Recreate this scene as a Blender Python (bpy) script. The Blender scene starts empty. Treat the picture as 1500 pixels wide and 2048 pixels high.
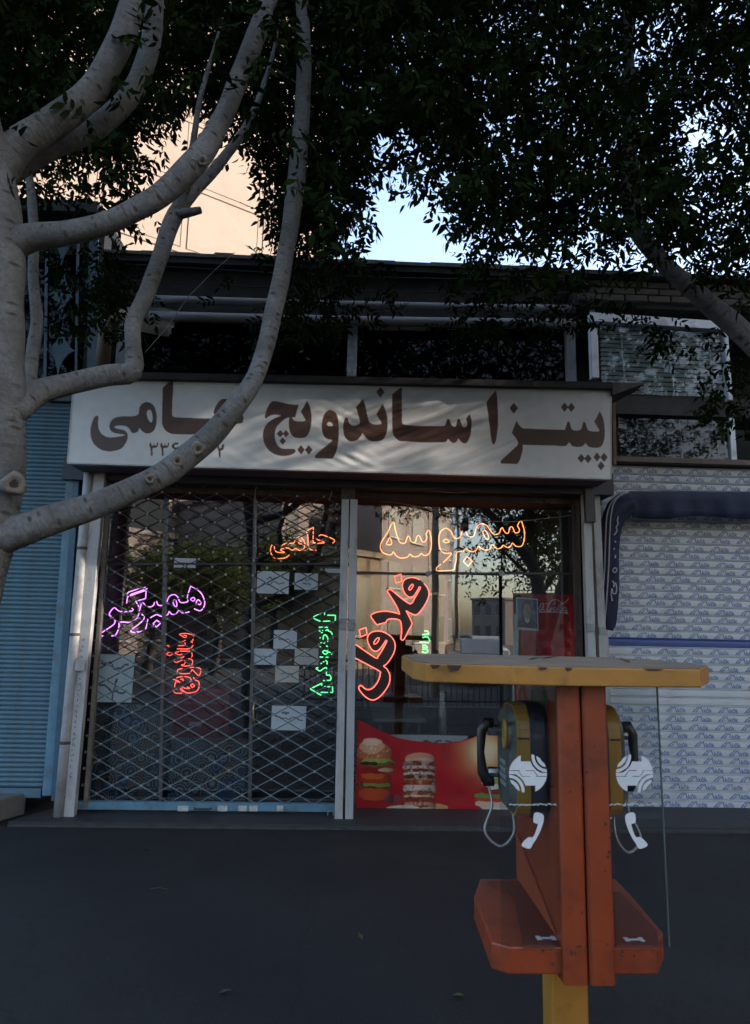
import bpy, math, random
import numpy as np
from mathutils import Vector, Matrix

random.seed(7); rng = np.random.default_rng(7)
S = bpy.context.scene
COL = S.collection
R = math.radians

# ------------------------------------------------------------ camera, sky, sun, exposure
EYE = Vector((0, 0, 1.6)); F = 2048 * 24 / 36
PITCH, YAW, ROLL = 9.55, 2.2, 1.2
cam = bpy.data.cameras.new('camera'); cam.sensor_fit = 'VERTICAL'; cam.sensor_height = 36; cam.sensor_width = 36
cam.lens = 24; cam.clip_start = 0.05; cam.clip_end = 3000
camo = bpy.data.objects.new('camera', cam); COL.objects.link(camo)
CM = Matrix.Rotation(R(-YAW), 4, 'Z') @ Matrix.Rotation(R(90 + PITCH), 4, 'X') @ Matrix.Rotation(R(ROLL), 4, 'Z')
camo.matrix_world = Matrix.Translation(EYE) @ CM
S.camera = camo
cam.dof.use_dof = True; cam.dof.focus_distance = 5.6; cam.dof.aperture_fstop = 5.6

SUN = Vector((0.925, -0.15, 0.35)).normalized()
elev = math.asin(SUN.z); az = math.atan2(SUN.x, SUN.y)
w = bpy.data.worlds.new('World'); S.world = w; w.use_nodes = True
nt = w.node_tree; bg = nt.nodes['Background']
sky = nt.nodes.new('ShaderNodeTexSky'); sky.sky_type = 'NISHITA'; sky.sun_disc = False
sky.sun_elevation = elev; sky.sun_rotation = az; sky.dust_density = 3.2; sky.air_density = 1.0
nt.links.new(sky.outputs[0], bg.inputs[0]); bg.inputs[1].default_value = 0.15
sl = bpy.data.lights.new('sun', 'SUN'); sl.energy = 2.0; sl.angle = R(0.6); sl.color = (1, .88, .77)
so = bpy.data.objects.new('sun', sl); COL.objects.link(so)
so.rotation_euler = (-SUN).to_track_quat('-Z', 'Y').to_euler(); so.location = SUN * 60
S.view_settings.view_transform = 'Standard'; S.view_settings.look = 'None'
S.view_settings.gamma = 1; S.view_settings.exposure = 2.3
S.cycles.max_bounces = 6; S.cycles.transparent_max_bounces = 24; S.cycles.glossy_bounces = 3; S.cycles.diffuse_bounces = 3
S.cycles.use_denoising = True; S.cycles.caustics_reflective = False; S.cycles.caustics_refractive = False

def ray(px, py):
    return (CM.to_3x3() @ Vector(((px - 750) / F, (1024 - py) / F, -1)))
def P(px, py, Y):                 # the point of the photograph that lies on the wall plane y = Y
    d = ray(px, py); return EYE + d * (Y / d.y)
def PZ(px, py, z):                # ... on the level plane at height z
    d = ray(px, py); return EYE + d * ((z - EYE.z) / d.z)
def PX(px, py, x):
    d = ray(px, py); return EYE + d * (x / d.x)

# ------------------------------------------------------------ materials
MATS = {}
def mat(name, col, rough=.7, var=.25, scale=8, bump=0.0, bscale=60, metal=0, col2=None, dirt=None, stretch=(1, 1, 1), spec=.5, dscale=3, damt=(.52, .7)):
    if name in MATS: return MATS[name]
    m = bpy.data.materials.new(name); m.use_nodes = True; t = m.node_tree; n = t.nodes; L = t.links.new
    b = n['Principled BSDF']; b.inputs['Roughness'].default_value = rough; b.inputs['Metallic'].default_value = metal
    b.inputs['Specular IOR Level'].default_value = spec
    tc = n.new('ShaderNodeTexCoord'); mp = n.new('ShaderNodeMapping'); mp.inputs['Scale'].default_value = stretch
    L(tc.outputs['Object'], mp.inputs[0])
    nz = n.new('ShaderNodeTexNoise'); nz.inputs['Scale'].default_value = scale; nz.inputs['Detail'].default_value = 6; nz.inputs['Roughness'].default_value = .65
    L(mp.outputs[0], nz.inputs['Vector'])
    cr = n.new('ShaderNodeValToRGB'); cr.color_ramp.elements[0].position = .3; cr.color_ramp.elements[1].position = .72
    c = Vector(col); c2 = Vector(col2) if col2 else c * (1 + var)
    cr.color_ramp.elements[0].color = (*(c * (1 - var)), 1); cr.color_ramp.elements[1].color = (*c2, 1)
    L(nz.outputs[0], cr.inputs[0]); out = cr.outputs[0]
    if dirt:
        n2 = n.new('ShaderNodeTexNoise'); n2.inputs['Scale'].default_value = dscale; n2.inputs['Detail'].default_value = 9; n2.inputs['Roughness'].default_value = .7
        L(mp.outputs[0], n2.inputs['Vector'])
        c3 = n.new('ShaderNodeValToRGB'); c3.color_ramp.elements[0].position = damt[0]; c3.color_ramp.elements[1].position = damt[1]
        L(n2.outputs[0], c3.inputs[0])
        mx = n.new('ShaderNodeMix'); mx.data_type = 'RGBA'; L(c3.outputs[0], mx.inputs['Factor']); L(out, mx.inputs['A']); mx.inputs['B'].default_value = (*dirt, 1)
        out = mx.outputs['Result']
    L(out, b.inputs['Base Color'])
    if bump:
        n3 = n.new('ShaderNodeTexNoise'); n3.inputs['Scale'].default_value = bscale; n3.inputs['Detail'].default_value = 5
        L(mp.outputs[0], n3.inputs['Vector'])
        bp = n.new('ShaderNodeBump'); bp.inputs['Strength'].default_value = bump; bp.inputs['Distance'].default_value = .01
        L(n3.outputs[0], bp.inputs['Height']); L(bp.outputs[0], b.inputs['Normal'])
    MATS[name] = m; return m

def glass(name, tint=(.9, .93, .95), refl=.17, rough=0.0):
    if name in MATS: return MATS[name]
    m = bpy.data.materials.new(name); m.use_nodes = True; t = m.node_tree; n = t.nodes; L = t.links.new
    n.remove(n['Principled BSDF']); o = n['Material Output']
    tr = n.new('ShaderNodeBsdfTransparent'); tr.inputs[0].default_value = (*tint, 1)
    gl = n.new('ShaderNodeBsdfGlossy'); gl.inputs['Roughness'].default_value = rough; gl.inputs[0].default_value = (.95, .97, 1, 1)
    nz = n.new('ShaderNodeTexNoise'); nz.inputs['Scale'].default_value = 1.3; nz.inputs['Detail'].default_value = 1
    tc = n.new('ShaderNodeTexCoord'); L(tc.outputs['Object'], nz.inputs['Vector'])
    bp = n.new('ShaderNodeBump'); bp.inputs['Strength'].default_value = .10; bp.inputs['Distance'].default_value = .012
    L(nz.outputs[0], bp.inputs['Height']); L(bp.outputs[0], gl.inputs['Normal'])
    mx = n.new('ShaderNodeMixShader'); mx.inputs[0].default_value = refl
    L(tr.outputs[0], mx.inputs[1]); L(gl.outputs[0], mx.inputs[2]); L(mx.outputs[0], o.inputs[0])
    MATS[name] = m; return m

def emit(name, col, strength):
    if name in MATS: return MATS[name]
    m = bpy.data.materials.new(name); m.use_nodes = True; t = m.node_tree; n = t.nodes
    b = n['Principled BSDF']; b.inputs['Base Color'].default_value = (.6, .5, .5, 1)
    b.inputs['Emission Color'].default_value = (*col, 1); b.inputs['Emission Strength'].default_value = strength
    MATS[name] = m; return m

def print_mat(name, rough=.6, bump=0):      # flat print: its colours are stored on the sheet's own points
    if name in MATS: return MATS[name]
    m = bpy.data.materials.new(name); m.use_nodes = True; t = m.node_tree; n = t.nodes
    b = n['Principled BSDF']; b.inputs['Roughness'].default_value = rough
    a = n.new('ShaderNodeAttribute'); a.attribute_name = 'print'
    t.links.new(a.outputs['Color'], b.inputs['Base Color'])
    MATS[name] = m; return m

# ------------------------------------------------------------ objects
def tag(o, label=None, cat=None, group=None, kind=None):
    if label: o['label'] = label
    if cat: o['category'] = cat
    if group: o['group'] = group
    if kind: o['kind'] = kind
    return o
def empty(name, loc=(0, 0, 0), label=None, cat=None, group=None):
    o = bpy.data.objects.new(name, None); o.location = loc; o.empty_display_size = .2
    COL.objects.link(o); return tag(o, label, cat, group)
def obj(name, me, m=None, parent=None, label=None, cat=None, group=None, kind=None, smooth=False):
    o = bpy.data.objects.new(name, me); COL.objects.link(o)
    if m is not None and not me.materials: me.materials.append(m)
    if parent is not None:
        o.parent = parent; q = parent; off = Vector((0, 0, 0))
        o.matrix_parent_inverse = Matrix.Translation(-wloc(parent))
    if smooth: me.shade_smooth()
    return tag(o, label, cat, group, kind)
def wloc(o):
    v = Vector(o.location)
    return v if o.type == 'EMPTY' else Vector((0, 0, 0)) + (v if o.parent is None else v)

class MB:
    def __init__(s): s.v = []; s.f = []
    def add(s, vs, fs):
        k = len(s.v); s.v += [tuple(a) for a in vs]; s.f += [[i + k for i in q] for q in fs]; return s
    def box(s, a, b):
        (x0, y0, z0), (x1, y1, z1) = a, b
        return s.add([(x0, y0, z0), (x1, y0, z0), (x1, y1, z0), (x0, y1, z0), (x0, y0, z1), (x1, y0, z1), (x1, y1, z1), (x0, y1, z1)],
                     [(0, 3, 2, 1), (4, 5, 6, 7), (0, 1, 5, 4), (1, 2, 6, 5), (2, 3, 7, 6), (3, 0, 4, 7)])
    def bar(s, a, b, wid, dep, up=Vector((0, 1, 0))):   # a bar of rectangular section from a to b
        a, b = Vector(a), Vector(b); d = (b - a).normalized(); u = d.cross(up).normalized() * wid / 2; n = u.cross(d).normalized() * dep / 2
        vs = [a - u - n, a + u - n, a + u + n, a - u + n, b - u - n, b + u - n, b + u + n, b - u + n]
        return s.add(vs, [(0, 3, 2, 1), (4, 5, 6, 7), (0, 1, 5, 4), (1, 2, 6, 5), (2, 3, 7, 6), (3, 0, 4, 7)])
    def prism(s, poly, d):     # polygon (list of 3D) swept by vector d
        n = len(poly); d = Vector(d)
        vs = [Vector(p) for p in poly] + [Vector(p) + d for p in poly]
        return s.add(vs, [list(range(n))[::-1], list(range(n, 2 * n))] + [(i, (i + 1) % n, n + (i + 1) % n, n + i) for i in range(n)])
    def tube(s, pts, r, n=8, closed=False, cap=True):
        pts = [Vector(p) for p in pts]; k = len(pts); rs = r if isinstance(r, (list, tuple)) else [r] * k
        ring = []; up = None
        for i in range(k):
            if closed: t = pts[(i + 1) % k] - pts[i - 1]
            else: t = pts[min(i + 1, k - 1)] - pts[max(i - 1, 0)]
            if t.length < 1e-9: t = Vector((0, 0, 1))
            t.normalize()
            if up is None:
                up = t.orthogonal().normalized()
            up = (up - t * up.dot(t)); up = up.normalized() if up.length > 1e-6 else t.orthogonal().normalized()
            w_ = t.cross(up)
            ring.append([pts[i] + (up * math.cos(2 * math.pi * j / n) + w_ * math.sin(2 * math.pi * j / n)) * rs[i] for j in range(n)])
        base = len(s.v); vs = [p for q in ring for p in q]; fs = []
        for i in range(k if closed else k - 1):
            i2 = (i + 1) % k
            for j in range(n):
                fs.append((i * n + j, i * n + (j + 1) % n, i2 * n + (j + 1) % n, i2 * n + j))
        if not closed and cap: fs += [list(range(n))[::-1], [(k - 1) * n + j for j in range(n)]]
        return s.add(vs, fs)
    def mesh(s, name='mesh', bevel=0):
        me = bpy.data.meshes.new(name); me.from_pydata([tuple(v) for v in s.v], [], s.f); me.update()
        if bevel:
            import bmesh
            bm = bmesh.new(); bm.from_mesh(me); bmesh.ops.recalc_face_normals(bm, faces=bm.faces)
            bmesh.ops.bevel(bm, geom=bm.edges[:], offset=bevel, segments=2, affect='EDGES', profile=.5, clamp_overlap=True); bm.to_mesh(me); bm.free()
        return me
    def build(s, name, m, parent=None, bevel=0, **k):
        return obj(name, s.mesh(name, bevel), m, parent, **k)

def cat_rom(pts, step=6, closed=True):
    """smooth a traced outline; a third item marks a corner"""
    n = len(pts); out = []
    q = [np.array(p[:2], float) for p in pts]; cor = [len(p) > 2 for p in pts]
    for i in range(n if closed else n - 1):
        p1, p2 = q[i], q[(i + 1) % n]
        p0 = q[i - 1] if (closed or i > 0) else p1; p3 = q[(i + 2) % n] if (closed or i + 2 < n) else p2
        if cor[i]: p0 = p1 + (p1 - p2) * .3
        if cor[(i + 1) % n]: p3 = p2 + (p2 - p1) * .3
        l = np.linalg.norm(p2 - p1); k = max(1, int(l / step))
        for j in range(k):
            t = j / k
            out.append(.5 * ((2 * p1) + (-p0 + p2) * t + (2 * p0 - 5 * p1 + 4 * p2 - p3) * t * t + (-p0 + 3 * p1 - 3 * p2 + p3) * t ** 3))
    if not closed: out.append(q[-1])
    return np.array(out)

def inside(poly, X, Y):
    """even-odd test of many points"""
    r = np.zeros(X.shape, bool); n = len(poly); j = n - 1
    bx0, by0 = poly.min(0); bx1, by1 = poly.max(0)
    sel = (X >= bx0) & (X <= bx1) & (Y >= by0) & (Y <= by1)
    xs, ys = X[sel], Y[sel]; rr = np.zeros(xs.shape, bool)
    for i in range(n):
        xi, yi = poly[i]; xj, yj = poly[j]
        if yi != yj:
            rr ^= ((yi > ys) != (yj > ys)) & (xs < (xj - xi) * (ys - yi) / (yj - yi) + xi)
        j = i
    r[sel] = rr; return r

def vnoise(shape, cell, seed=0):
    g = np.random.default_rng(seed); h, w_ = shape; a = g.random((int(h / cell) + 3, int(w_ / cell) + 3))
    y = np.arange(h) / cell; x = np.arange(w_) / cell; yi = y.astype(int); xi = x.astype(int)
    fy = (y - yi)[:, None]; fx = (x - xi)[None, :]; fy = fy * fy * (3 - 2 * fy); fx = fx * fx * (3 - 2 * fx)
    return (a[yi][:, xi] * (1 - fy) * (1 - fx) + a[yi + 1][:, xi] * fy * (1 - fx) + a[yi][:, xi + 1] * (1 - fy) * fx + a[yi + 1][:, xi + 1] * fy * fx)

def sheet(name, o, ux, uz, nx, nz, colors, disp=None, normal=Vector((0, -1, 0)), m=None, parent=None, keep=None, **k):
    """a printed sheet: grid from corner o (top left) along ux and uz, colours (nz+1, nx+1, 3)"""
    u = np.linspace(0, 1, nx + 1); v = np.linspace(0, 1, nz + 1); U, V = np.meshgrid(u, v)
    pos = np.array(o)[None, None] + U[..., None] * np.array(ux) + V[..., None] * np.array(uz)
    if disp is not None: pos = pos + disp[..., None] * np.array(normal)
    idx = np.arange((nx + 1) * (nz + 1)).reshape(nz + 1, nx + 1)
    fa = np.stack([idx[:-1, :-1], idx[1:, :-1], idx[1:, 1:], idx[:-1, 1:]], -1).reshape(-1, 4)
    if keep is not None:
        kk = (keep[:-1, :-1] & keep[1:, :-1] & keep[1:, 1:] & keep[:-1, 1:]).reshape(-1); fa = fa[kk]
    me = bpy.data.meshes.new(name)
    me.vertices.add(idx.size); me.vertices.foreach_set('co', pos.reshape(-1).astype(np.float32))
    me.loops.add(fa.size); me.loops.foreach_set('vertex_index', fa.reshape(-1).astype(np.int32))
    me.polygons.add(len(fa)); me.polygons.foreach_set('loop_start', np.arange(0, fa.size, 4, dtype=np.int32))
    me.update(calc_edges=True)
    at = me.attributes.new('print', 'FLOAT_COLOR', 'POINT')
    c4 = np.concatenate([colors, np.ones(colors.shape[:2] + (1,))], -1).astype(np.float32)
    at.data.foreach_set('color', c4.reshape(-1))
    me.shade_smooth()
    return obj(name, me, m or print_mat('printed_sheet'), parent, **k)

def lin(r, g, b):
    return np.array([((c / 255 + .055) / 1.055) ** 2.4 if c > 10 else c / 255 / 12.92 for c in (r, g, b)])

# common paints
white_paint = mat('white_post_paint', (.40, .40, .40), .55, .15, 5, .15, 90, dirt=(.15, .13, .115), dscale=6, stretch=(1, 1, .35), damt=(.54, .74))
grey_metal = mat('grey_metal', (.25, .26, .27), .5, .2, 10)
dark_metal = mat('dark_metal', (.03, .03, .032), .6, .3, 10)
blue_paint = mat('blue_paint', (.10, .21, .29), .55, .2, 7, .1, 80, dirt=(.10, .085, .075), dscale=5, damt=(.5, .75))
rust = mat('rusty_brown', (.07, .05, .04), .8, .3, 20, .3)
black = mat('black_plastic', (.012, .012, .013), .4, .1)
concrete = mat('old_concrete', (.13, .125, .12), .9, .3, 5, .4, 40, dirt=(.05, .047, .045))
dark_wall = mat('sooty_plaster', (.05, .047, .045), .9, .35, 4, .3, 30)

# ============================================================ the setting: pavement, road
def asphalt():
    m = bpy.data.materials.new('worn_asphalt'); m.use_nodes = True; t = m.node_tree; n = t.nodes; L = t.links.new
    b = n['Principled BSDF']; b.inputs['Roughness'].default_value = .82; b.inputs['Specular IOR Level'].default_value = .35
    tc = n.new('ShaderNodeTexCoord')
    def noise(s, d, r=.6):
        q = n.new('ShaderNodeTexNoise'); q.inputs['Scale'].default_value = s; q.inputs['Detail'].default_value = d; q.inputs['Roughness'].default_value = r
        L(tc.outputs['Object'], q.inputs['Vector']); return q.outputs[0]
    def ramp(i, a, ca, b_, cb):
        q = n.new('ShaderNodeValToRGB'); e = q.color_ramp.elements; e[0].position = a; e[0].color = (*ca, 1); e[1].position = b_; e[1].color = (*cb, 1); L(i, q.inputs[0]); return q.outputs[0]
    def mix(f, a, b_, mode='MIX'):
        q = n.new('ShaderNodeMix'); q.data_type = 'RGBA'; q.blend_type = mode
        for k, val in (('Factor', f), ('A', a), ('B', b_)):
            if isinstance(val, (float, tuple)): q.inputs[k].default_value = val if isinstance(val, float) else (*val, 1)
            else: L(val, q.inputs[k])
        return q.outputs['Result']
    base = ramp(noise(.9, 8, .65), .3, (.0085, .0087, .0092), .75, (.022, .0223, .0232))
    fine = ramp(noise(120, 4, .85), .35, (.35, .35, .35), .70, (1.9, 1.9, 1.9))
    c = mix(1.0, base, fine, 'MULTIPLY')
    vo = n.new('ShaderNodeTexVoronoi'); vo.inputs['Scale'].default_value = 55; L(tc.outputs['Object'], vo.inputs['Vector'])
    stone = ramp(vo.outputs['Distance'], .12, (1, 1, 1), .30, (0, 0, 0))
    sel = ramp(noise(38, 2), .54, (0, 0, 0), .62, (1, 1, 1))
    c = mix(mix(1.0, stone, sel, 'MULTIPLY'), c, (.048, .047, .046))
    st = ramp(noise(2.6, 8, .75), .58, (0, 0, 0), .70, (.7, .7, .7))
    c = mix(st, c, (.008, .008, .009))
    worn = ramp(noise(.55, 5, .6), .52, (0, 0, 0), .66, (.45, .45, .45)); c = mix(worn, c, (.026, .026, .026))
    ck = n.new('ShaderNodeTexVoronoi'); ck.feature = 'DISTANCE_TO_EDGE'; ck.inputs['Scale'].default_value = .55
    wv = n.new('ShaderNodeVectorMath'); wv.operation = 'ADD'; nzc = n.new('ShaderNodeTexNoise'); nzc.inputs['Scale'].default_value = 3.5; nzc.inputs['Detail'].default_value = 7; L(tc.outputs['Object'], nzc.inputs['Vector'])
    scl = n.new('ShaderNodeVectorMath'); scl.operation = 'SCALE'; scl.inputs['Scale'].default_value = .35; L(nzc.outputs['Color'], scl.inputs[0]); L(tc.outputs['Object'], wv.inputs[0]); L(scl.outputs[0], wv.inputs[1]); L(wv.outputs[0], ck.inputs['Vector'])
    crack = ramp(ck.outputs['Distance'], .001, (.55, .55, .55), .005, (0, 0, 0)); c = mix(crack, c, (.005, .005, .005))
    L(c, b.inputs['Base Color'])
    bp = n.new('ShaderNodeBump'); bp.inputs['Strength'].default_value = .7; bp.inputs['Distance'].default_value = .006
    L(noise(140, 4, .7), bp.inputs['Height']); L(bp.outputs[0], b.inputs['Normal'])
    return m
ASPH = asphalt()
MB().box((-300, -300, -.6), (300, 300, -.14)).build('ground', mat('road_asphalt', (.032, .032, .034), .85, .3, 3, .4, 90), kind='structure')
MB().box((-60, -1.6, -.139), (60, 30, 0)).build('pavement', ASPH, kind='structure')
kerb = mat('kerb_stone', (.16, .155, .15), .9, .25, 4, .4, 50)
kb = empty('kerb', (0, -1.7, -.14)); kb['kind'] = 'structure'
kme = MB().box((-.49, -.09, 0), (.49, .09, .15)).mesh('kerb_stone', .01)
for i in range(24):
    k = obj('kerb_stone', kme, kerb, kb); k.location = (i - 12 + .5, -1.7, -.138)

# step in front of the sandwich shop and stone step of the blue shop
GY = 6.15                                     # plane of the grille
stepm = mat('dark_step_stone', (.028, .029, .031), .6, .25, 6, .2, 60, dirt=(.03, .03, .032))
a = PZ(112, 1657, 0.045); b = PZ(1600, 1668, 0.045)
st = MB()
st.prism([(-2.62, 5.83, .004), (6, 5.83, .004), (6, 6.6, .004), (-2.25, 6.6, .004)], (0, 0, .026))
st.build('entrance_step', stepm, label='low dark stone step running under the lattice grille and shop window', cat='step')
st = MB().prism([(-7, 5.75, .004), (-2.78, 5.75, .004), (-2.62, 6.12, .004), (-7, 6.12, .004)], (0, 0, .17))
st.build('shutter_step', concrete, bevel=.012, label='worn concrete step under the blue roller shutter', cat='step')
obj_lip = MB().box((-2.60, 5.78, .0005), (6, 5.829, .018)).build('step_edging', mat('pale_edging', (.05, .049, .048), .9, .35, 9, .4, 60), label='pale chipped cement edging along the foot of the dark step', cat='edging')

# ============================================================ shop buildings (walls, upper floors, roofs)
def zat(py, Y, px=750): return P(px, py, Y).z
def xat(px, Y, py=1250): return P(px, py, Y).x

# -- middle building with the upper windows
UY = 6.75
B = empty('sandwich_shop_building', (-.2, 6.5, 0), 'low two storey building with dark upper windows above the white sign', 'building')
x0, x1 = -2.55, 2.28
zs = 3.72                                      # top of the sign
z_w0, z_w1 = zat(752, UY), zat(640, UY)        # upper windows
z_roof = zat(535, UY)
wall = MB()
wall.box((x0, UY + .06, 2.9), (x1, UY + .2, z_w0 - .05))
wall.box((x0, UY + .02, z_w1 + .03), (x1, UY + .3, z_roof - .1))
wall.box((x0, UY + .05, 0), (x0 + .22, 12, z_roof - .1))
wall.box((x1 - .12, UY + .05, 0), (x1 - .002, 12, z_roof - .1))
wall.box((x0 + .22, 11.8, 0), (x1 - .12, 12, z_roof - .1))
wall.build('wall', dark_wall, B)
MB().box((x0 + .22, UY + .21, 2.95), (x1 - .12, 11.8, 3.05)).build('floor_slab', dark_wall, B)
rf = MB().box((x0 - .05, UY - .12, z_roof - .1), (x1 + .02, 12, z_roof - .03)).build('roof', mat('tar_roof', (.03, .03, .03), .9, .4, 6, .5, 30), B)
rm = MB()
for i in range(26):                            # uneven felt edge on the parapet
    xa = x0 - .05 + i * (x1 - x0 + .06) / 26
    rm.box((xa, UY - .135 - random.random() * .012, z_roof - .034), (xa + .19, UY + .1, z_roof + random.random() * .022))
rm.build('parapet_felt', mat('pale_felt', (.10, .10, .10), .9, .4, 10), B)
fw = mat('grey_window_paint', (.22, .23, .25), .55, .2, 5, .1, 60, dirt=(.1, .095, .09))
darkglass = glass('dark_upstairs_glass', (.2, .2, .21), .018)
def upwin(pxa, pxb, nm='upper_window'):
    xa, xb = P(pxa, 690, UY).x, P(pxb, 690, UY).x
    w_ = MB().box((xa, UY + .03, z_w0), (xb, UY + .036, z_w1)).build(nm, darkglass, B)
    return xa, xb
cuts = [235, 705, 1140]
for a_, b_ in zip(cuts[:-1], cuts[1:]): upwin(a_, b_)
for px in (245, 705, 1140):
    x = P(px, 690, UY).x
    MB().box((x - .05, UY - .03, z_w0 - .02), (x + .05, UY + .06, z_w1 + .03)).build('mullion', mat('pale_mullion', (.38, .40, .43), .55, .15, 4, .1, 70, dirt=(.2, .19, .18)), B, bevel=.004)
# grey pipes / rails across the head of the windows
for py, r_, py2 in ((598, .042, 618), (632, .052, 648)):
    p0 = P(300, py, UY - .12); p1 = P(1150, py2, UY - .12)
    MB().tube([p0.lerp(p1, t / 12) + Vector((0, 0, -.012 * math.sin(t / 12 * math.pi))) for t in range(13)], r_, 12).build('pipe', mat('pale_pipe', (.20, .21, .23), .5, .15, 3), B, smooth=True)
for py, py2 in ((560, 585), (528, 560)):
    p0 = P(250, py, UY - .15); p1 = P(1180, py2, UY - .15)
    MB().tube([p0.lerp(p1, t / 20) + Vector((0, 0, -.05 * math.sin(t / 20 * math.pi))) for t in range(21)], .006, 6).build('cable', black, B, smooth=True)
MB().tube([P(1172, 560, UY - .1), P(1172, 600, UY - .1), P(1185, 625, UY - .1)], .03, 8).build('drain_pipe', mat('pale_pipe2', (.3, .31, .32), .5, .2, 6), B, smooth=True)
# dark room behind the upper windows
MB().box((x0 + .2, 9.6, 3.06), (x1 - .1, 9.7, z_roof - .11)).build('back_wall', dark_wall, B)
# paper sheets in the upper windows
for (q, r0) in (((738, 638), (797, 664)), ((800, 638), (858, 664))):
    p0, p1 = P(*q, UY - .01), P(*r0, UY - .01)
    nx = 16; g = vnoise((9, 17), 5, q[0])
    sheet('blind_paper', p0, Vector((p1.x - p0.x, 0, 0)), Vector((0, 0, p1.z - p0.z)), nx, 8, np.ones((9, 17, 3)) * lin(150, 148, 140) * (.7 + .4 * g[..., None]), g * .03, parent=B, m=print_mat('paper_print', .8))
p0, p1 = P(282, 612, UY - .1), P(362, 668, UY - .1)
g = vnoise((17, 21), 6, 3)
keep = np.fromfunction(lambda j, i: (i < 20 - j * .25), (17, 21))
sheet('hanging_cloth', p0, Vector((p1.x - p0.x, 0, -.06)), Vector((0, 0, p1.z - p0.z)), 20, 16, np.ones((17, 21, 3)) * lin(118, 112, 100) * (.6 + .5 * g[..., None]), g * .06, keep=keep,
      m=print_mat('paper_print', .8), label='grey ragged cloth hanging below the roof pipes beside the dark window', cat='cloth')
MB().tube([P(470, 505, 5.9), P(430, 540, 5.9), P(380, 590, 6.0), P(330, 660, 6.2), P(290, 705, 6.4)], .004, 5).build('sagging_wire', mat('pale_wire', (.3, .28, .24), .6), label='pale wire sagging from the tree branch to the upper window', cat='wire')

# -- left building with the blue shutter
BL = empty('blue_shutter_building', (-4, 6.5, 0), 'narrow building with blue ironwork window above the blue roller shutter', 'building')
lx1 = -2.6
z_sh = zat(815, 6.2, 60)
wl = MB(); wl.box((-7.2, 6.32, z_sh), (lx1, 6.5, zat(765, 6.2, 60))); wl.box((-7.2, 6.6, 3.3), (lx1, 6.8, 5.6)); wl.box((-7.2, 6.62, 0), (lx1 - .05, 6.9, 3.3))
wl.build('wall', dark_wall, BL)
MB().box((-7.2, 6.3, 5.6), (lx1 + .02, 12, 5.72)).build('roof', MATS['tar_roof'], BL)
iron = mat('blue_iron', (.055, .10, .135), .55, .2, 8, .1, 60, dirt=(.05, .05, .05))
IY = 6.45
def star(cx, cy, hw, hh, m):                  # four pointed star of sheet iron with curved sides
    pts = []
    c = P(cx, cy, IY)
    for k in range(4):
        for t in np.linspace(0, 1, 8, endpoint=False):
            a0 = k * math.pi / 2; a1 = a0 + math.pi / 2
            q0 = np.array((math.cos(a0), math.sin(a0))); q1 = np.array((math.cos(a1), math.sin(a1)))
            mid = np.array((0.12 * (q0 + q1)[0], .12 * (q0 + q1)[1]))
            q = (1 - t) ** 2 * q0 + 2 * t * (1 - t) * mid + t * t * q1
            pts.append((c.x + q[0] * hw, IY, c.z + q[1] * hh))
    return MB().prism(pts, (0, .012, 0)).build('star_plate', m, BL)
sx = .155; sz = (P(118, 590, IY).z - P(120, 700, IY).z) / 2
for cy, cx in ((590, 124), (700, 120), (482, 127)): star(cx, cy, sx, sz * .98, iron)
for cx, cy in ((10, 590), (8, 700), (12, 482)): star(cx, cy, sx, sz * .98, iron)
for px in (64, 90, 152, -40, 184):
    p0, p1 = P(px, 770, IY - .02), P(px + 4, 470, IY - .02)
    MB().bar(p0, p1, .022 if px != 184 else .09, .02, Vector((0, 1, 0))).build('iron_bar', iron, BL)
MB().box((-4.2, IY - .02, P(90, 772, IY).z), (lx1, IY + .03, P(90, 762, IY).z)).build('iron_rail', iron, BL)
MB().box((-7, 6.595, 3.6), (lx1 - .1, 6.599, 5.3)).build('window_glass', darkglass, BL)
MB().tube([P(205, 735, 6.3), P(212, 650, 6.3), P(228, 640, 6.3), P(252, 628, 6.35)], [.07, .065, .06, .055], 10).build('vent_pipe', mat('brown_pipe', (.17, .12, .085), .7, .25, 8), BL, smooth=True)

# -- right building with blinds
BR = empty('white_shutter_building', (4.5, 6.6, 0), 'building with white framed blind windows above the printed white shutter', 'building')
rx0 = 2.29
RY = 6.55
wr = MB()
zr = lambda py: zat(py, RY, 1330)
wr.box((rx0, RY + .1, zr(950)), (9, RY + .4, zr(935))); wr.box((rx0, RY - .03, zr(832)), (9, RY + .4, zr(796)))
wr.box((rx0, RY, zr(618)), (9, RY + .4, zr(568))); wr.box((rx0 + .003, RY + 1.2, 0), (9, RY + 1.4, zr(570)))
wr.build('wall', dark_wall, BR)
MB().box((rx0, RY - .15, zr(568)), (9, 12, zr(560))).build('roof', MATS['tar_roof'], BR)
frame_w = mat('white_window_frame', (.78, .82, .88), .5, .12, 4, .05, 70, dirt=(.3, .3, .3))
# course of old bricks under the roof
brk = mat('old_brick', (.10, .085, .07), .9, .3, 12, .4, 60)
bme = MB().box((-.115, -.03, -.033), (.115, .03, .033)).mesh('brick', .006)
for r_ in range(3):
    for i in range(14):
        b_ = obj('brick', bme, brk, BR); b_.location = (rx0 + .14 + i * .243 + (r_ % 2) * .12, RY - .022 + random.uniform(-.006, .006), zr(612) + .05 + r_ * .076)
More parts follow.
